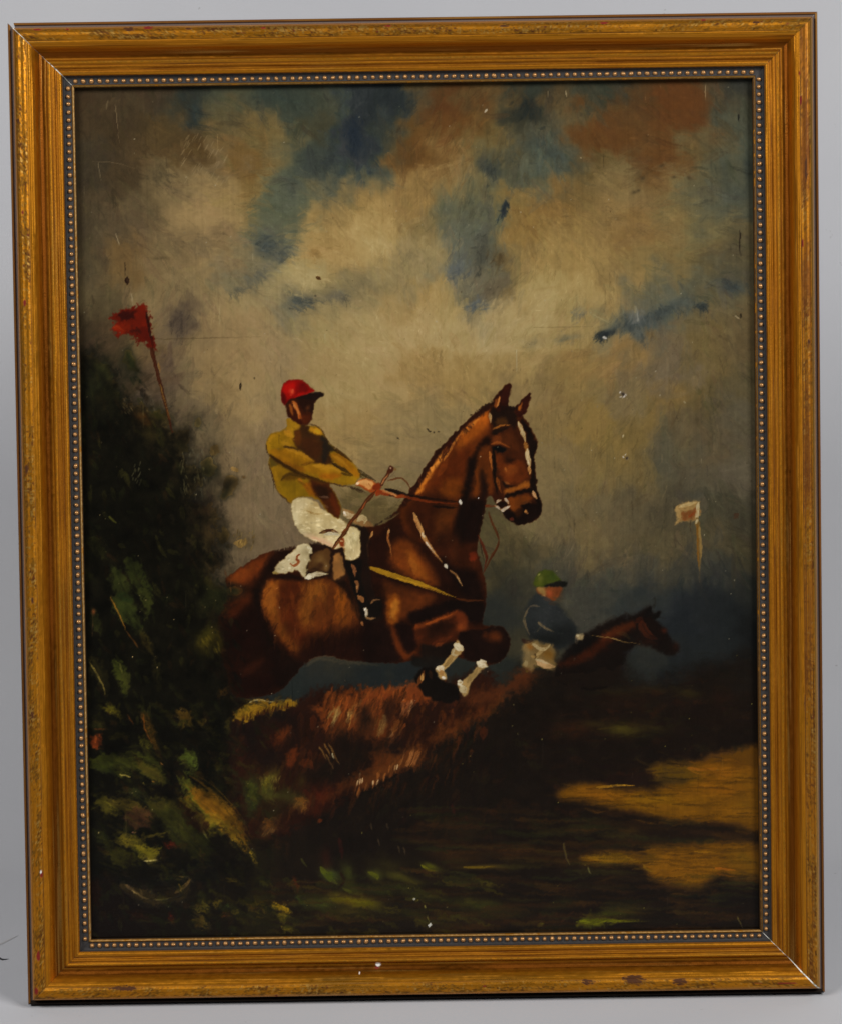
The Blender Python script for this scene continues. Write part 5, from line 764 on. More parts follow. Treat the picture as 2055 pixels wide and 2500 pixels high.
# leaves and grasses, bottom left
for (pts, w, c, a) in (((220, 420, 340, 420, 420, 460, 480, 500), 44, (44, 52, 20), .9), ((400, 410, 520, 400, 640, 470, 720, 550), 44, (42, 48, 20), .9), ((560, 440, 650, 500, 720, 550), 26, (60, 58, 24), .8), ((260, 440, 360, 480), 24, (40, 50, 22), .8), ((850, 390, 900, 380, 930, 430, 900, 460), 28, (54, 68, 30), .95), ((870, 540, 900, 600, 930, 680), 28, (62, 70, 26), .9), ((940, 500, 1010, 520), 22, (44, 34, 14), .7), ((860, 680, 960, 760, 1060, 870, 1140, 920), 46, (74, 74, 24), .95), ((930, 620, 1040, 690, 1140, 790, 1240, 910, 1300, 1030), 50, (92, 70, 20), .95), ((960, 640, 1080, 740, 1180, 860), 26, (108, 78, 20), .7), ((1010, 830, 1120, 830, 1200, 930, 1290, 1040), 20, (88, 78, 24), .8), ((1330, 1040, 1350, 1100, 1390, 1150), 9, (104, 94, 30), .9), ((260, 700, 320, 720, 400, 780), 38, (70, 70, 26), .95), ((380, 700, 500, 730, 610, 790), 28, (62, 58, 26), .9), ((450, 620, 560, 640, 700, 720), 26, (34, 40, 24), .8), ((640, 700, 760, 760, 860, 860, 940, 960), 60, (44, 44, 20), .85), ((720, 780, 840, 880, 960, 1000, 1050, 1100), 70, (32, 36, 16), .8), ((480, 800, 560, 820, 620, 860), 54, (58, 40, 32), .9), ((410, 960, 500, 980, 580, 1010), 28, (66, 64, 22), .9), ((540, 1030, 620, 1060, 690, 1030), 34, (84, 84, 24), .95), ((330, 1060, 450, 1100, 560, 1130), 40, (38, 40, 16), .9), ((560, 960, 640, 930, 740, 915), 6, (104, 98, 40), .8), ((580, 1090, 640, 1110, 700, 1100), 9, (110, 110, 60), .85), ((440, 1290, 540, 1350, 620, 1390, 740, 1380, 860, 1350, 920, 1250), 34, (40, 36, 26), .9), ((680, 1240, 800, 1220, 900, 1240), 24, (34, 38, 20), .8), ((760, 990, 820, 1010), 12, (60, 22, 14), .8), ((740, 1000, 760, 1030), 9, (84, 24, 16), .8), ((940, 1450, 1000, 1440, 1040, 1470), 24, (56, 56, 26), .9), ((940, 1530, 1000, 1560, 1040, 1590), 32, (58, 52, 24), .9), ((1090, 1400, 1120, 1440), 22, (62, 58, 22), .85), ((1150, 1430, 1190, 1450), 14, (36, 48, 28), .8), ((1490, 1430, 1560, 1440, 1610, 1480), 18, (112, 98, 22), .95), ((1540, 1500, 1600, 1520), 24, (78, 74, 24), .9), ((1560, 1590, 1640, 1600), 12, (100, 96, 24), .9), ((1330, 1440, 1450, 1500), 50, (40, 38, 16), .8), ((1200, 1480, 1260, 1470), 20, (44, 44, 20), .8), ((1660, 1370, 1720, 1420), 20, (40, 50, 24), .8), ((770, 1500, 790, 1560), 14, (56, 20, 14), .8), ((500, 1510, 640, 1520), 30, (34, 20, 12), .7), ((1140, 1500, 1180, 1500), 10, (54, 20, 14), .7), ((240, 1250, 230, 1500), 30, (28, 16, 10), .7), ((1310, 560, 1340, 640, 1360, 740), 34, (42, 50, 22), .85), ((1450, 540, 1480, 660), 24, (66, 68, 26), .8), ((1440, 870, 1480, 850, 1540, 880), 30, (70, 48, 24), .8), ((1650, 690, 1720, 690, 1710, 770), 18, (92, 64, 28), .8), ((1640, 1240, 1660, 1330), 12, (58, 24, 14), .7)):
    stroke(r8(*pts), w, c, a * .9, .5, (.35, .4), .4, soft=9, rough=4)
    pp = np.array(pts, float).reshape(-1, 2)
    for j in range(int(w / 4)):
        o = rng.normal(0, w * .75, 2); sh = rng.uniform(-.2, .3); f = rng.uniform(.55, 1.6)
        stroke(r8(*(pp + o + sh * (pp[-1] - pp[0])).ravel()), rng.uniform(3, 7), np.array(c) * (.72 + .4 * f - .2), .4, .55, (.3, .7), .5, soft=2)
for (pts, w, c) in (((415, 505, 460, 515, 490, 525), 3.5, (150, 146, 100)), ((450, 1285, 490, 1310, 530, 1345), 7, (74, 66, 54)), ((530, 1340, 570, 1370, 620, 1385), 5, (84, 76, 60)), ((495, 1325, 530, 1350), 3, (140, 130, 106)), ((650, 1388, 720, 1385, 780, 1372), 4, (70, 70, 54)), ((800, 1340, 860, 1300, 920, 1240), 9, (84, 72, 50)), ((830, 1280, 850, 1340), 4, (120, 100, 50)), ((580, 1115, 680, 1108), 3, (176, 176, 150)), ((500, 912, 530, 916), 4, (150, 110, 120)), ((640, 550, 660, 556), 3, (120, 90, 50)), ((700, 420, 720, 440), 3, (130, 100, 60)), ((1000, 900, 1030, 960), 5, (84, 90, 60)), ((580, 560, 590, 580), 3, (100, 96, 60))):
    stroke(r8(*pts), w, c, .8, .25, h=.9)
poly(r8(1060, 900, 1130, 880, 1180, 960, 1300, 1070, 1330, 1150, 1280, 1300, 1140, 1240, 1070, 1100), (14, 12, 9), 14, 6, .9); poly(r8(560, 580, 760, 580, 850, 600, 860, 680, 760, 680, 600, 640), (13, 11, 9), 14, 8, .85); poly(r8(840, 700, 940, 760, 1010, 830, 1040, 890, 960, 900, 880, 800), (26, 13, 9), 10, 5, .85); poly(r8(560, 1130, 720, 1120, 860, 1060, 900, 1160, 760, 1220, 560, 1240, 400, 1200), (13, 12, 9), 16, 8, .85)
for k in range(300):     # loose undergrowth between the leaves
    x, y = rng.uniform(205, 660), rng.uniform(1720, 2285)
    g = P([(x, y)])[0]
    if not (2 < g[0] < NX - 2 and 2 < g[1] < NY - 2) or C[int(g[1]), int(g[0])].mean() > 36: continue
    c = np.array([(42, 46, 18), (54, 54, 20), (32, 36, 16), (26, 24, 13), (46, 32, 16), (36, 42, 20)][rng.integers(0, 6)]) * rng.uniform(.6, 1.1)
    t = math.radians(rng.normal(38, 24)); l = rng.uniform(14, 46)
    stroke([(x, y), (x + l * .5 * math.cos(t) + 2, y + l * .5 * math.sin(t)), (x + l * math.cos(t), y + l * math.sin(t))], rng.uniform(6, 16), c, .45, .6, h=.35, soft=6, rough=3)
for k in range(150):     # grass along the bottom
    x, y = rng.uniform(480, 1180), rng.uniform(2140, 2285); l = rng.uniform(16, 60)
    stroke([(x, y), (x + l * .5, y + 4), (x + l, y + rng.uniform(4, 18))], rng.uniform(5, 13), np.array([(62, 60, 18), (48, 50, 18), (74, 68, 18), (40, 32, 14)][rng.integers(0, 4)]) * rng.uniform(.6, 1.05), .42, .6, h=.35, soft=5, rough=3)
for k in range(90):      # feathered edge of the bush against the sky
    a = rng.uniform(0, 1); y = 960 + 420 * a; x = 330 + 190 * a + rng.normal() * 28
    stroke([(x, y), (x + rng.uniform(4, 16), y + rng.uniform(12, 34))], rng.uniform(5, 14), np.array((40, 36, 27)) * rng.uniform(.5, 1.3), .3, .55, h=.2, soft=8, rough=4)
CUR[0] = None
dabs(900, (210, 1700, 700, 2280), 30, 6, 30, 26, .4, .16, .7, .4)
dabs(400, (200, 900, 560, 1700), 30, 6, 70, 26, .4, .14, .7, .3)

# ---------------------------------------------------------------- flags
CUR[0] = 10
poly(r4(360, 205, 420, 185, 480, 160, 600, 130, 615, 190, 640, 280, 660, 380, 680, 460, 640, 440, 600, 415, 540, 385, 480, 350, 430, 350, 400, 370, 380, 340, 365, 300, 390, 270, 370, 240), (104, 24, 8), 4, 5, h=.4)
poly(r4(420, 205, 500, 180, 520, 220, 470, 250, 410, 235), (48, 12, 9), 6, 4, .85); poly(r4(500, 300, 560, 300, 570, 330, 520, 335), (58, 18, 12), 6, 4, .8); poly(r4(380, 280, 470, 270, 500, 310, 440, 345, 400, 340), (136, 34, 10), 7, 4, .85); poly(r4(540, 160, 600, 140, 610, 240, 590, 300, 540, 290), (116, 26, 9), 7, 4, .8); poly(r4(560, 320, 620, 300, 640, 400, 600, 400), (92, 20, 9), 6, 4, .8)
stroke(r4(608, 190, 625, 300, 645, 390, 655, 450), 7, (38, 13, 9), .85); stroke(r4(370, 300, 400, 290, 450, 320), 6, (156, 50, 18), .7)
stroke(r4(640, 440, 670, 560, 710, 720, 750, 880, 790, 1040), [11, 8, 8, 9, 11], (68, 28, 12), .9, .2, (.1, .6)); stroke(r4(690, 550, 705, 620), 4, (156, 116, 62), .8); stroke(r4(700, 700, 730, 800, 760, 900), 4, (134, 104, 50), .8); stroke(r4(750, 880, 775, 950), 5, (122, 82, 36), .7)
CUR[0] = 11
poly(r5(1062, 1580, 1090, 1555, 1180, 1530, 1225, 1520, 1230, 1580, 1215, 1650, 1130, 1665, 1065, 1690, 1070, 1640), (140, 116, 76), 4, 4, h=.5); poly(r5(1110, 1610, 1180, 1590, 1215, 1580, 1205, 1630, 1150, 1650, 1100, 1655), (116, 64, 30), 6, 4, .8); stroke(r5(1090, 1565, 1160, 1545, 1215, 1530), 9, (178, 156, 110), .85, .4, h=1); stroke(r5(1068, 1580, 1085, 1620, 1070, 1680), 10, (156, 132, 88), .8, .4); stroke(r5(1222, 1535, 1212, 1620, 1205, 1680), 8, (176, 164, 130), .9, .3, h=1); stroke(r5(1100, 1580, 1190, 1570), 9, (158, 128, 82), .7, .5); stroke(r5(1150, 1640, 1200, 1600), 5, (126, 56, 24), .7)
stroke(r5(1210, 1640, 1212, 1690) + r7(1217, 90, 1224, 200, 1228, 300, 1228, 430), [6, 8, 9, 11, 11, 9], (112, 88, 46), .95, .25, (.01, .25)); stroke(r7(1214, 100, 1217, 260, 1222, 400), 3.5, (112, 76, 24), .9, .2, (.01, .3)); stroke(r7(1226, 110, 1238, 240, 1238, 340), 6, (138, 116, 74), .8, .3, (.1, .3)); stroke(r7(1212, 60, 1208, 90), 5, (200, 190, 160), .8); stroke(r7(1228, 430, 1232, 520), 4, (72, 62, 48), .5)

# ---------------------------------------------------------------- age: grain, cracks, losses, dust
CUR[0] = None
grain = noise(1.3, 90) * .6 + noise(2.2, 160) * .5
C *= (1 + .018 * grain + .022 * FINE + .018 * MID)[..., None]
C += (noise(1.05, 1.05) * .9)[..., None]
for k in range(46):      # fine vertical checks in the wood, catching light or dark
    x, y = rng.uniform(200, 1840), rng.uniform(215, 2270); L = rng.uniform(14, 70); dk = rng.uniform() < .5
    g = P([(x, y)])[0]; cc = C[int(np.clip(g[1], 0, NY - 1)), int(np.clip(g[0], 0, NX - 1))]
    stroke([(x, y), (x + rng.normal(), y + L)], 1.5, cc * .45 if dk else np.minimum(cc * 1.3 + 26, 180), .45, .3, h=-.8 if dk else .6)
for (m, pts, w, c, a) in ((r1, (390, 230, 400, 310, 420, 500), 1.8, (128, 116, 96), .5), (r1, (230, 630, 380, 640, 530, 680), 1.6, (104, 92, 76), .5), (r1, (268, 640, 290, 770), 1.8, (124, 116, 100), .5), (r1, (340, 200, 325, 270), 4, (108, 100, 82), .4), (r1, (395, 1140, 420, 1230), 2.4, (150, 142, 124), .6), (r1, (500, 1560, 512, 1640), 2.6, (140, 130, 112), .6), (r1, (455, 1340, 460, 1440), 2.4, (30, 20, 14), .7), (r1, (470, 1450, 470, 1500), 11, (34, 18, 12), .95), (r3, (1515, 1110, 1514, 1230, 1520, 1300), 2.6, (28, 20, 16), .8), (r3, (1505, 300, 1508, 350), 4, (20, 20, 20), .8), (r3, (288, 130, 292, 175), 3, (150, 140, 120), .7), (r3, (165, 130, 164, 180), 2, (120, 112, 96), .6), (r3, (1274, 80, 1272, 200), 2, (140, 130, 112), .6), (r3, (955, 80, 955, 120), 1.6, (120, 100, 80), .5), (r5, (1520, 200, 1522, 235), 4, (20, 16, 12), .8), (r5, (1480, 215, 1515, 240), 3, (180, 170, 150), .6), (r4, (660, 375, 760, 380, 900, 375, 1150, 370, 1420, 362), 2.2, (72, 60, 42), .6), (r5, (60, 296, 250, 296, 480, 290), 1.8, (78, 70, 52), .45), (r5, (550, 365, 575, 378), 6, (190, 186, 180), .9), (r5, (800, 260, 790, 180), 3, (140, 144, 146), .5), (r5, (480, 205, 600, 270), 2.4, (158, 146, 114), .5), (r4, (1268, 695, 1268, 740), 6, (26, 18, 12), .9), (r4, (1365, 650, 1372, 660), 6, (50, 40, 26), .7), (rC, (440, 565, 470, 590, 485, 588), 4, (28, 20, 14), .85), (rC, (510, 602, 525, 600), 4, (34, 24, 16), .8), (rC, (555, 592, 578, 594), 3.5, (34, 24, 16), .8), (rC, (125, 655, 155, 672), 4, (28, 22, 14), .85), (r2, (1400, 285, 1415, 260), 4, (190, 184, 170), .8), (r2, (215, 1445, 245, 1462), 8, (74, 46, 20), .9), (r2, (205, 1570, 212, 1590), 5, (56, 50, 44), .7), (r0, (268, 990, 285, 1080, 312, 1150), 5, (92, 84, 80), .5), (r0, (1495, 1510, 1530, 1590), 2.4, (110, 104, 96), .6), (r9, (895, 1380, 893, 1395), 6, (190, 190, 180), .9), (r9, (968, 1430, 972, 1450), 3, (150, 150, 140), .7), (r9, (985, 1500, 1000, 1550), 2, (150, 150, 140), .5), (r9, (1000, 1568, 1014, 1570), 10, (220, 220, 214), .95), (r5, (1480, 1620, 1500, 1640), 18, (66, 40, 28), .6), (r5, (690, 1055, 685, 1075), 3, (190, 180, 150), .8), (r5, (1120, 815, 1130, 832), 3, (150, 150, 140), .5), (r0, (440, 1160, 460, 1210), 3, (120, 120, 120), .6)):
    stroke(m(*pts), w, c, a, .2, h=.6)
for (x, y, dk) in ((685, 770, 8), (712, 1215, 3)):
    (X, Y), = r5(x, y); blob(X, Y, 3 + .6 * dk, 3 + .5 * dk, 0, (120, 114, 110), .7, .8); blob(X, Y, 2.4 + .3 * dk, 4 + .1 * dk, 20, (36, 30, 30), .95, .7)
    for k in range(dk):
        t = rng.uniform(0, 6.28); stroke([(X + 6 * math.cos(t), Y + 6 * math.sin(t)), (X + 10 * math.cos(t + .5), Y + 9 * math.sin(t + .5))], 2.4, (196, 190, 184), .7, 0, h=.9)
for x, y, r in ((830, 745, 6), (965, 655, 8), (1050, 750, 6), (770, 840, 8), (800, 830, 5), (1160, 745, 7)): (X, Y), = r3(x, y); blob(X, Y, r, r * .8, 0, (62, 54, 40), .7, .5)
for k in range(330):     # specks of dust
    x, y = rng.uniform(195, 1845), rng.uniform(205, 2285); w = rng.choice([1.7, 2.0, 2.4, 3.2], p=[.45, .3, .2, .05])
    stroke([(x, y), (x + rng.normal() * .8, y + rng.normal() * 1.5)], w, np.array((168, 164, 152)) * rng.uniform(.35, 1.15), .6, 0, (.1, .1), .4)
for k in range(60):
    x, y = rng.uniform(195, 1845), rng.uniform(215, 1400); stroke([(x, y), (x + 1, y + 1)], 2.4, (48, 36, 24), .6, 0, (.1, .1), 0)
# varnish: an old warm film over everything, deepest over the browns
L = C.mean(-1, keepdims=True)
def ramp(a, b): return np.clip((L - a) / (b - a), 0, 1)
k = ramp(110, 170); at = lambda *n: np.isin(ID, n)[..., None]
C *= np.concatenate([np.ones_like(L), .95 + .04 * k, .82 + .15 * k], -1)
sat = np.clip((C[..., :1] - C[..., 2:]) / np.maximum(C[..., :1], 1) - .48, 0, .2) / .2
C *= np.where(at(0, 1), 1 - .07 * sat + .13 * (1 - sat) * ramp(50, 75) * (1 - .85 * ramp(108, 140)), 1.0)
C[:] = np.where(at(6) & (L < 110), C * .92 * (np.maximum(L, 4) / 38) ** .30, C)
C *= np.where(at(2) & (L < 120), np.where(L > 50, 1.06, 1.14), 1.0) * np.where(at(5), 1.06, 1.0) * np.where(at(3), .82, 1.0)
C *= np.where(at(9), np.clip(1.0 + (L - 14) * .012, 1.0, 1.18) * (1 + .16 * MID[..., None]) * np.array((1.04, .97, .78), np.float32), 1.0)
C *= np.where(at(8) & (L < 112), np.array((1.05, .97, .9), np.float32), 1.0)
C *= np.where(at(10), .86, 1.0)
C[..., 2] *= np.where((ID == 2) & (L[..., 0] > 45) & (L[..., 0] < 125), .6, 1.0)
C *= np.where(at(6, 7, 8) & (L > 120), np.array((1.06, 1.08, 1.16), np.float32), 1.0)
cool = np.clip((C[..., 2] - C[..., 0]) / 12, 0, 1)[..., None] * at(0, 1, 4)
cool *= .5 + .24 * ramp(48, 62)
C[:] = C * (1 - cool) + C.mean(-1, keepdims=True) * np.array((1.03, 1.0, .97), np.float32) * cool
C[:] = np.clip(C, 3, 250)
PAINT_GAIN = 0.85
# ---------------------------------------------------------------- the framed painting
root = bpy.data.objects.new('framed_painting', None); scene.collection.objects.link(root)
root.empty_display_size = .05
root.matrix_world = FRAME
root['label'] = 'oil painting of a jockey jumping a chestnut horse, in a worn gilt frame'
root['category'] = 'painting'

# moulding: (distance in from the outer edge, height above the back) in mm
KN = [(0, 0), (0, 6), (0, 12.6), (.25, 13.0), (1.2, 13.1), (1.5, 12.7), (1.9, 12.0), (2.5, 11.9), (3.0, 12.6), (3.35, 14.6), (3.5, 16.6), (3.9, 18.3), (4.7, 19.7), (5.8, 20.8), (7.2, 21.6), (8.8, 22.0), (10.2, 21.9),
      (11.4, 21.4), (12.2, 20.9), (12.6, 21.0), (13.6, 20.8), (15.0, 19.6), (16.4, 17.8), (17.6, 16.0), (18.8, 14.7), (20.2, 13.9), (21.8, 13.7), (22.8, 13.8), (23.1, 14.4), (23.6, 15.3), (24.4, 15.8), (25.2, 15.6), (25.8, 15.0),
      (26.2, 14.7), (26.6, 15.0), (27.2, 15.1), (27.8, 14.7), (28.2, 14.2), (28.7, 13.9), (29.2, 14.2), (29.8, 14.6), (30.6, 14.7), (31.4, 14.5), (32.0, 14.0), (32.4, 13.2), (32.7, 11.4), (33.4, 10.6), (34.4, 10.4), (35.6, 10.4), (36.6, 10.5), (37.4, 10.7), (37.9, 11.3), (38.3, 11.6), (38.8, 11.6), (39.2, 11.2), (39.3, 9.5), (39.3, 6.4)]
KN = np.array(KN, float)
d = np.r_[0, np.cumsum(np.hypot(*np.diff(KN, axis=0).T))]
tt = np.unique(np.concatenate([d, np.arange(d[3], d[-3], .52)]))
PO = np.interp(tt, d, KN[:, 0]); PZ = np.interp(tt, d, KN[:, 1]); NP = len(tt)

m_gilt, nt, bs = material('worn_gilt')
ac = nt.nodes.new('ShaderNodeAttribute'); ac.attribute_name = 'tone'
am = nt.nodes.new('ShaderNodeAttribute'); am.attribute_name = 'metal'
ar = nt.nodes.new('ShaderNodeAttribute'); ar.attribute_name = 'gloss'
bs.inputs['Specular IOR Level'].default_value = .2
nt.links.new(ac.outputs['Color'], bs.inputs['Base Color']); nt.links.new(am.outputs['Fac'], bs.inputs['Metallic']); nt.links.new(ar.outputs['Fac'], bs.inputs['Roughness'])
tc = nt.nodes.new('ShaderNodeTexCoord'); n1 = nt.nodes.new('ShaderNodeTexNoise'); n1.inputs['Scale'].default_value = 900; n1.inputs['Detail'].default_value = 3
nt.links.new(tc.outputs['Object'], n1.inputs['Vector'])
bp = nt.nodes.new('ShaderNodeBump'); bp.inputs['Strength'].default_value = .25; bp.inputs['Distance'].default_value = .0003
nt.links.new(n1.outputs[0], bp.inputs['Height']); nt.links.new(bp.outputs[0], bs.inputs['Normal'])

m_bead, nt, bs = material('bead_gilt')
bs.inputs['Base Color'].default_value = (.42, .215, .075, 1); bs.inputs['Metallic'].default_value = .6; bs.inputs['Roughness'].default_value = .3
m_gesso, nt, bs = material('bare_gesso')
n1 = nt.nodes.new('ShaderNodeTexNoise'); n1.inputs['Scale'].default_value = 500; cr = nt.nodes.new('ShaderNodeValToRGB')
cr.color_ramp.elements[0].color = (.30, .27, .14, 1); cr.color_ramp.elements[1].color = (.78, .77, .70, 1); cr.color_ramp.elements[0].position = .3; cr.color_ramp.elements[1].position = .55
tc = nt.nodes.new('ShaderNodeTexCoord'); nt.links.new(tc.outputs['Object'], n1.inputs['Vector'])
nt.links.new(n1.outputs[0], cr.inputs[0]); nt.links.new(cr.outputs[0], bs.inputs['Base Color']); bs.inputs['Roughness'].default_value = .8

G = dict(gold=np.array((.48, .186, .010)), deep=np.array((.115, .030, .002)), pale=np.array((.52, .30, .07)), olive=np.array((.155, .070, .006)), brown=np.array((.060, .018, .003)),
         bole=np.array((.16, .010, .006)), slate=np.array((.034, .031, .030)), groove=np.array((.13, .095, .08)), fillet=np.array((.10, .042, .012)), edge_shade=np.array((.012, .007, .004)), gesso=np.array((.74, .71, .66)), dark=np.array((.02, .012, .006)))

def smooth_noise(r, sx, sy, h, w):
    return upsample(r.standard_normal((int(h / sy) + 3, int(w / sx) + 3)), h, w)

def rail(length, place, seed, gap0, gap1, chips, mottle, lines, lip, outer):
    """one mitred length of moulding; place maps (along, in, height) in mm to frame coordinates in mm"""
    r = np.random.default_rng(seed)
    ns = int(length / .72)
    u = np.linspace(0, 1, ns)
    s0 = PO + np.interp(PO, *gap0); s1 = length - PO - np.interp(PO, *gap1)
    S = s0[None, :] * (1 - u[:, None]) + s1[None, :] * u[:, None]
    O = np.repeat(PO[None, :], ns, 0); Z = np.repeat(PZ[None, :], ns, 0)
    # slight handling dents and wander
    Z = Z + np.where(O > 3.4, smooth_noise(r, 6, 40, ns, NP) * .05, 0) * (O < 32)
    X = place(S, O, Z)
    V = np.stack(X, -1).reshape(-1, 3) * .001
    Q = grid_quads(ns, NP)
    if np.dot(np.cross(V[Q[200, 1]] - V[Q[200, 0]], V[Q[200, 3]] - V[Q[200, 0]]), (0, 0, 0)) == 0: pass
    me = mesh_np('frame_rail', V, Q)
    col = np.repeat(np.repeat(G['gold'][None, None], ns, 0), NP, 1)
    metal = np.full((ns, NP), .85); gl = np.full((ns, NP), .40)
    def mix(mask, c, mt=None, ro=None):
        nonlocal col, metal, gl
        mk = np.clip(mask, 0, 1)
        col = col * (1 - mk[..., None]) + np.asarray(c) * mk[..., None]
        if mt is not None: metal = metal * (1 - mk) + mt * mk
        if ro is not None: gl = gl * (1 - mk) + ro * mk
    band = lambda a, b, f=.4: np.clip((O - a) / f, 0, 1) * np.clip((b - O) / f, 0, 1)
    st = smooth_noise(r, 1.05, 70, ns, NP)              # streaks along the length
    st2 = smooth_noise(r, 1.6, 220, ns, NP)
    sp = smooth_noise(r, 1.3, 1.6, ns, NP); sp2 = smooth_noise(r, 3, 4, ns, NP); fl = smooth_noise(r, 5.0, 1.15, ns, NP); cl = smooth_noise(r, 9, 26, ns, NP)
    mix(band(16.4, 23.4, 2.2) * .92, G['deep']); mix(band(-1, 1.42) * .9, G[outer] * (1 + .3 * st[..., None]), .2, .6)  # deep tone puts the cove's shadow into the gilt colour
    lf = smooth_noise(r, 40, 60, ns, NP); mix(np.clip(st * .13 + st2 * .10 + lf * .14, 0, .35), G['deep'] * 1.5); mix(np.clip(-st * .3 - st2 * .2 - lf * .15 - .3, 0, .3), G['pale'], None, .33)
    gl = np.clip(gl + .05 * lf + .04 * sp2, .25, .6)
    mb = band(4.4, 12.4, 1.2)
    mix(mb * np.clip((sp * .6 + sp2 * .7 + cl * .6 + .35) * mottle, 0, .85), G['olive'], .7, .5)
    mix(mb * np.clip((sp * .9 + sp2 * .5 + cl * .5 - 1.15) * mottle * 1.3, 0, .9), G['brown'], .5, .55)
    mix(mb * np.clip((fl * .8 + sp * .5 + cl * .5 - .7) * mottle, 0, .75), G['brown'] * 1.4, .5, .55)
    mix(mb * np.clip((-fl * .8 - sp * .4 + cl * .4 - .75) * mottle, 0, .7), G['pale'], .85, .32)
    mix(mb * np.clip((sp2 * .8 + sp * .5 - 2.0) * 2.2, 0, .9), G['bole'], .1, .5)
    mix(mb * np.clip((-sp * .8 - sp2 * .4 - 1.05) * mottle, 0, .6), G['pale'], .8, .35)
    if lines:
        mix(band(6.2, 12.6, 1.0) * np.clip(.45 + .3 * st + .3 * lf, 0, .8), G['brown'] * 2.2, .6, .5); mix(band(3.6, 6.0, .5) * .5, G['pale'], .9, .3)  # scratched brown band; the pale strip is a highlight painted into the gilt
        for k in range(9):
            o = r.uniform(4.5, 16); mix(np.exp(-((O - o - .2 * smooth_noise(r, NP, 90, ns, NP)) / .16) ** 2) * np.clip(.55 + .5 * smooth_noise(r, NP, 30, ns, NP), 0, .8), G['brown'], .4, .5)
    for o, w, a in ((12.0, .22, .7), (26.1, .3, .5), (28.7, .35, .55), (22.7, .25, .5), (15.2, .14, .35)):
        mix(np.exp(-((O - o) / w) ** 2) * np.clip(a + .35 * smooth_noise(r, NP, 24, ns, NP), 0, 1), G['brown'], .4, .55)
    mix(band(23.4, 25.4, .5) * np.clip(.45 + .35 * sp, 0, .9), G['olive'] * 1.15, .6, .5)
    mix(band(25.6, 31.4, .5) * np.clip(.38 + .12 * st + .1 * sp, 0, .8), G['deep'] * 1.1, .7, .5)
    mix(band(1.35, 3.42, .12), G['edge_shade' if outer == 'edge_shade' else 'groove'] * (1 + .12 * st[..., None]), 0, .6)
    mix(band(32.35, 37.75, .12), G['slate'] * (1 + .12 * sp[..., None]), 0, .5)
    mix(band(37.75, 38.5, .1), G['olive'], .5, .5); mix(band(38.3, 39.25, .1) * np.clip(.2 + .9 * (sp2 < .9), 0, 1), np.array(lip), .55, .45)
    mix(band(38.3, 39.25, .1) * (sp > .5) * .7, np.array(lip) * 1.9, .4, .4)
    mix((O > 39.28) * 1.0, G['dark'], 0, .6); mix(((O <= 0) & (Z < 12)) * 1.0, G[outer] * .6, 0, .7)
    if outer == 'edge_shade': mix(band(-1, 3.2, .1), G['edge_shade'], 0, .8)  # shadow under the lower rail, painted into its outer fillet and groove
    for (s, o, ls, lo, c, ragged) in chips:
        q = ((S - s) / ls) ** 2 + ((O - o) / lo) ** 2 + ragged * (sp * .5 + sp2 * .4)
        mix(np.clip((1 - q) * 2.2, 0, 1), G[c], 0, .7)
    attr(me, 'tone', col.reshape(-1, 3)); attr(me, 'metal', metal, 'FLOAT'); attr(me, 'gloss', gl, 'FLOAT')
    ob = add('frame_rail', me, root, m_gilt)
    return ob

W_, H_ = FW * 1000, FH * 1000
pl_top = lambda s, o, z: (s - W_ / 2, H_ - o, z)
pl_bot = lambda s, o, z: (W_ / 2 - s, o, z)
pl_left = lambda s, o, z: (o - W_ / 2, s, z)
pl_right = lambda s, o, z: (W_ / 2 - o, H_ - s, z)
hair = ([0, 40], [.07, .05])
gTL = ([0, 2.5, 4.2, 6, 9, 14, 16, 23, 25, 28, 33, 36, 40], [3.6, 1.7, .5, .35, .7, .3, .12, .15, .55, .85, .75, .35, .2])
gBR = ([0, 3, 6, 9, 12, 15, 18, 22, 30, 34, 38, 40], [.35, .8, 1.5, 1.15, 1.0, 1.1, .75, .3, .3, .6, .35, .15])
chip_top = [(19, 5.2, 3.2, .7, 'bole', .4), (37, 5.4, 1.4, .9, 'bole', .5), (74, 5.6, 5, 1.6, 'brown', .6), (86, 5.0, 3.4, 1.1, 'bole', .6), (155, 6.2, 1.6, .8, 'bole', .5), (230, 6.0, 2.4, .7, 'bole', .5), (420, 5.0, 1.6, .9, 'bole', .5), (110, 6, 2.2, .9, 'brown', .5), (300, 7, 3, 1.0, 'brown', .5), (360, 6, 3, .8, 'bole', .6), (452, 7, 2.5, 1, 'brown', .5)]
chip_left = [(600 - 115, 8, 1.2, .8, 'bole', .4), (32, 8.2, 3.4, 1.2, 'bole', .5), (10, 6.2, 2.6, 1.4, 'bole', .3), (82, 11.0, 2.2, .9, 'bole', .5), (83.6, 10.6, 1.0, .7, 'gesso', .3), (250, 9, 2.4, 1.0, 'brown', .5), (540, 6.3, 2.0, .9, 'brown', .5), (330, 7, 3, 1.2, 'brown', .5), (430, 8, 2.4, 1, 'bole', .6), (180, 7.5, 2.6, 1.1, 'brown', .5), (64, 9.4, 2.4, .4, 'dark', .3), (22, 9.2, 9, .22, 'dark', .2)]
chip_right = [(54, 11.6, 3.2, .7, 'bole', .3), (38, 12.2, 1.6, .5, 'bole', .4), (140, 11.2, 2.6, .5, 'bole', .4), (300, 11.8, 5, .4, 'brown', .4), (420, 12, 6, .4, 'brown', .4), (200, 8, 2, .9, 'brown', .5), (96, 9, 9, .9, 'brown', .7)]
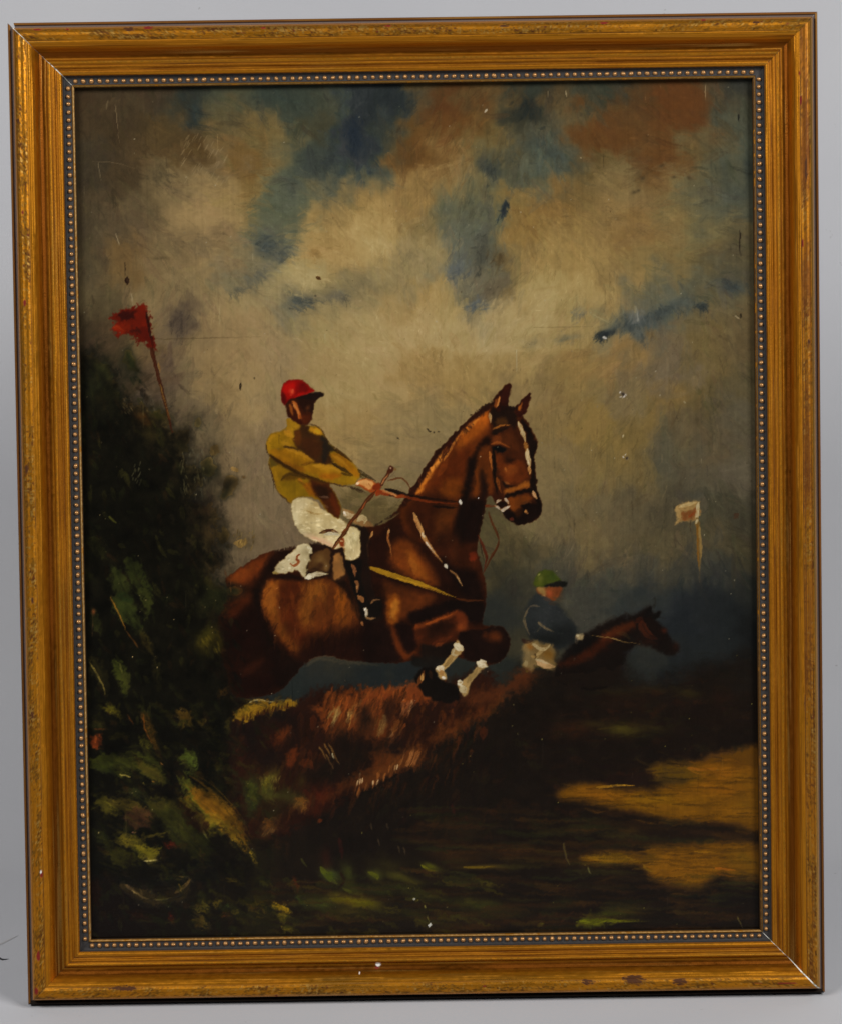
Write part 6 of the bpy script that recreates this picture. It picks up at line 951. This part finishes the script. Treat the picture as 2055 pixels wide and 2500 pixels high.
chip_bot = [(274.5, 22.0, 1.7, 1.6, 'gesso', .15), (275.3, 20.0, 1.5, .8, 'bole', .3), (26, 8.2, 8.5, .5, 'bole', .6), (42, 8.4, 3.4, .35, 'bole', .6), (337, 4.6, .8, 1.2, 'bole', .3), (286, 17.5, .4, 1.0, 'gesso', .2), (118, 11.5, 8, 3.0, 'brown', .8), (146, 10.5, 5, 1.8, 'brown', .8), (90, 10, 5, 2, 'brown', .8), (430, 11, 10, 1.4, 'brown', 1.0)]
rails = [rail(W_, pl_top, 11, gTL, hair, chip_top, 1.0, False, (.15, .085, .022), 'fillet'), rail(W_, pl_bot, 12, gBR, hair, chip_bot, .85, False, (.34, .19, .06), 'edge_shade'),
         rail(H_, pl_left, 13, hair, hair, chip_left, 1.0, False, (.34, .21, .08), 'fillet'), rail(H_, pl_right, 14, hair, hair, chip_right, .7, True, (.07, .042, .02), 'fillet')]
rails[0]['label'] = 'upper gilt rail, its left end chipped and pulled away from the corner'
rails[1]['label'] = 'lower gilt rail with a small white chip and a broken corner'

def filler(place, length, at_end, gap, depth):
    """pale broken gesso showing in an opened mitre"""
    k = (PO > 3.3) & (PO < 38.5)
    o = PO[k]; z = PZ[k] - depth; g = np.interp(o, *gap)
    g = g + (g > .3) * np.random.default_rng(5).uniform(-.12, .12, len(g))
    a = o - .25; b = o + np.maximum(g, .02) + .22
    V = []
    for i in range(len(o)):
        for s in (a[i], b[i]): V.append(place(s, o[i], z[i]))
    n = len(o)
    for i in range(n):
        for s in (a[i], b[i]): V.append(place(s, o[i], z[i] - 2.5))
    V = np.array(V) * .001
    Q = []
    for i in range(n - 1):
        Q.append((2 * i, 2 * i + 1, 2 * i + 3, 2 * i + 2)); t = 2 * n
        Q.append((t + 2 * i, t + 2 * i + 2, t + 2 * i + 3, t + 2 * i + 1))
    return mesh_np('mitre_filler', V, np.array(Q))
f0 = add('mitre_filler', filler(pl_top, W_, False, gTL, .28), rails[0], m_gesso)
m_seam, nt, bs = material('dark_joint'); bs.inputs['Base Color'].default_value = (.02, .01, .005, 1); bs.inputs['Roughness'].default_value = .8
for pl, ln, rl in ((pl_right, H_, rails[3]), (pl_left, H_, rails[2])): add('mitre_filler', filler(pl, ln, False, hair, .10), rl, m_seam)
f1 = add('mitre_filler', filler(pl_bot, W_, False, gBR, .12), rails[1], m_gesso)

# beads: one turned bead, repeated round the sight edge
rb = np.random.default_rng(3)
def bead_mesh(k):
    V = [(0, 0, 1.0)]; nseg = 12; rings = [(.42, .90), (.76, .62), (.97, .18), (1.0, -.25)]
    for rr, zz in rings:
        for j in range(nseg):
            a = 2 * math.pi * j / nseg; V.append((rr * math.cos(a), rr * math.sin(a), zz))
    F = [(0, 1 + j, 1 + (j + 1) % nseg) for j in range(nseg)]
    for i in range(len(rings) - 1):
        for j in range(nseg):
            a = 1 + i * nseg + j; b = 1 + i * nseg + (j + 1) % nseg; F.append((a, a + nseg, b + nseg, b))
    V = np.array(V); V[:, :2] *= 1 + .05 * rb.standard_normal(2)
    me = bpy.data.meshes.new('bead'); me.from_pydata([tuple(v * np.array((1.5, 1.5, 1.45)) * .001) for v in V], [], F)
    me.polygons.foreach_set('use_smooth', [True] * len(F)); me.update(); me.materials.append(m_bead); return me
bead_meshes = [bead_mesh(k) for k in range(6)]
spots = []
for rl, place, length, n in ((rails[0], pl_top, W_, 85), (rails[1], pl_bot, W_, 91), (rails[2], pl_left, H_, 110), (rails[3], pl_right, H_, 113)):
    a, b = 37.6, length - 37.4
    for i in range(n):
        s = a + (b - a) * (i + .5) / n
        p = Vector(place(s + rb.normal() * .08, 35.55 + rb.normal() * .05, 10.55)) * .001
        spots.append((rl, p))
cam_f = loc_f
order = sorted(range(len(spots)), key=lambda i: (spots[i][1] - cam_f).length)
near = set(order[:300])
restV, restF = [], []
for i, (rl, p) in enumerate(spots):
    me = bead_meshes[rb.integers(0, 6)]; sc = .92 + .12 * rb.random()
    if i in near:
        o = add('bead', me, rl); o.location = p; o.scale = (sc, sc, sc); o.rotation_euler = (0, 0, rb.uniform(0, 6.28))
    else:
        b0 = len(restV); restV += [tuple(v.co * sc + p) for v in me.vertices]; restF += [[b0 + j for j in f.vertices] for f in me.polygons]
me = bpy.data.meshes.new('bead_row'); me.from_pydata(restV, [], restF); me.polygons.foreach_set('use_smooth', [True] * len(restF)); me.update()
o = add('bead_row', me, rails[1], m_bead); o['kind'] = 'stuff'

# the panel: a thin board with the paint film on it
SW, SH = W_ - 2 * 39.3, H_ - 2 * 39.3
PZF = 6.9
m_board, nt, bs = material('old_wood')
bs.inputs['Base Color'].default_value = (.07, .04, .022, 1); bs.inputs['Roughness'].default_value = .7
bx, b0, b1 = SW / 2 + 6, 33, H_ - 33
V = np.array([(x, y, z) for z in (2.0, 6.6) for (x, y) in ((-bx, b0), (bx, b0), (bx, b1), (-bx, b1))]) * .001
panel = add('painted_panel', mesh_np('painted_panel', V, np.array([(0, 3, 2, 1), (4, 5, 6, 7), (0, 1, 5, 4), (1, 2, 6, 5), (2, 3, 7, 6), (3, 0, 4, 7)]), False), root, m_board)
panel['label'] = 'varnished wooden panel painted with two jockeys racing over a hedge'

m_paint, nt, bs = material('varnished_oil_paint')
ac = nt.nodes.new('ShaderNodeAttribute'); ac.attribute_name = 'paint'
nt.links.new(ac.outputs['Color'], bs.inputs['Base Color'])
bs.inputs['Roughness'].default_value = .28; bs.inputs['Specular IOR Level'].default_value = .16
tc = nt.nodes.new('ShaderNodeTexCoord'); n1 = nt.nodes.new('ShaderNodeTexNoise'); n1.inputs['Scale'].default_value = 1500; n1.inputs['Detail'].default_value = 2
nt.links.new(tc.outputs['Object'], n1.inputs['Vector'])
bp = nt.nodes.new('ShaderNodeBump'); bp.inputs['Strength'].default_value = .08; bp.inputs['Distance'].default_value = .0001
nt.links.new(n1.outputs[0], bp.inputs['Height']); nt.links.new(bp.outputs[0], bs.inputs['Normal'])

alb = np.clip(lin(C) * PAINT_GAIN, 0.0006, .9)
rel = np.tanh(R / 2.2) * .14 + noise(1.1, 1.1) * .006 + noise(1.3, 40) * .008
px = np.linspace(-SW / 2 - .8, SW / 2 + .8, NX); py = np.linspace(H_ - 39.3 + .8, 39.3 - .8, NY)
VX = np.stack([np.repeat(px[None], NY, 0), np.repeat(py[:, None], NX, 1), PZF + rel], -1).reshape(-1, 3) * .001
QA = grid_quads(NY, NX)[:, ::-1]
# normals are worked out for the whole film so that the pieces join without a seam
gy, gx = np.gradient(rel, (py[1] - py[0]), (px[1] - px[0]))
NRM = np.stack([-gx, -gy, np.ones_like(rel)], -1); NRM /= np.linalg.norm(NRM, axis=-1, keepdims=True); NRM = NRM.reshape(-1, 3)
ids = ID.reshape(-1)[QA[:, 3]]
parts = {1: ('painted_sky', 'brown and cream clouded sky with blue gaps'), 2: ('painted_ground', 'dark turf with golden patches of light'), 3: ('painted_horse', 'small dark bay horse behind the hedge'),
         4: ('painted_jockey', 'small jockey in green cap and dark blue shirt'), 5: ('painted_hedge', 'russet brushwood hedge'), 6: ('painted_horse', 'large chestnut horse with white blaze in mid jump'),
         7: ('painted_saddle', 'white saddle cloth with red number and brown saddle'), 8: ('painted_jockey', 'large jockey in red cap, yellow shirt and white breeches'), 9: ('painted_bush', 'dark green leafy bush'),
         10: ('painted_flag', 'red flag on a leaning pole'), 11: ('painted_flag', 'small pale flag on a thin pole')}
ids = np.where(ids == 0, 1, ids)
for k, (nm, lab) in parts.items():
    q = QA[ids == k]
    if not len(q): continue
    used, inv = np.unique(q, return_inverse=True)
    me = mesh_np(nm, VX[used], inv.reshape(-1, 4))
    attr(me, 'paint', alb.reshape(-1, 3)[used])
    me.normals_split_custom_set_from_vertices(NRM[used])
    o = add(nm, me, panel, m_paint); o['label'] = lab

# easel strut behind, holding it at its lean
m_card, nt, bs = material('strut_board'); bs.inputs['Base Color'].default_value = (.05, .04, .035, 1); bs.inputs['Roughness'].default_value = .8
a = Vector((0, .40, .001)); ft = FRAME.inverted() @ Vector((0, .22, 0.0))
dn = (ft - a).normalized(); wv = Vector((.03, 0, 0)); nv = dn.cross(Vector((1, 0, 0))).normalized() * .003
V = [tuple(p + s * wv * w + t * nv) for (p, w) in ((a, .5), (ft, 1.0)) for s in (-1, 1) for t in (0, 1)]
add('strut', mesh_np('strut', np.array(V), np.array([(0, 1, 3, 2), (4, 6, 7, 5), (0, 2, 6, 4), (1, 5, 7, 3), (0, 4, 5, 1), (2, 3, 7, 6)]), False), root, m_card)
# ---------------------------------------------------------------- scuffs on the paper, lower left
m_scuff, nt, bs = material('black_scuff'); bs.inputs['Base Color'].default_value = (.022, .022, .024, 1); bs.inputs['Roughness'].default_value = .8
m_rub, nt, bs = material('brown_rub'); bs.inputs['Base Color'].default_value = (.41, .40, .40, 1); bs.inputs['Roughness'].default_value = .9
bpy.context.view_layer.update()
def on_paper(px, py):
    d = cam_o.matrix_world.to_3x3() @ Vector(((px - 1027.5) / 6744.2, (1250 - py) / 6744.2, -1))
    ok, p, n, i = backdrop.ray_cast(cam_o.matrix_world.translation, d)
    return p + (n if n.dot(d) < 0 else -n) * (.0002)
def mark(pts, mat, label):
    me = bpy.data.meshes.new('scuff_mark'); me.from_pydata([tuple(on_paper(*p)) for p in pts], [], [tuple(range(len(pts)))]); me.update()
    add('scuff_mark', me, backdrop, mat)['label'] = label
mark([(-14, 2334), (0, 2337), (6, 2341), (13, 2341.5), (24, 2341.5), (14, 2344), (6, 2345), (-2, 2342), (-14, 2344)], m_scuff, 'black pointed scuff on the grey paper')
mark([(-6, 2308), (12, 2299), (30, 2290), (48, 2283), (31, 2292.5), (13, 2302), (-6, 2311)], m_rub, 'faint brown rub line on the grey paper')
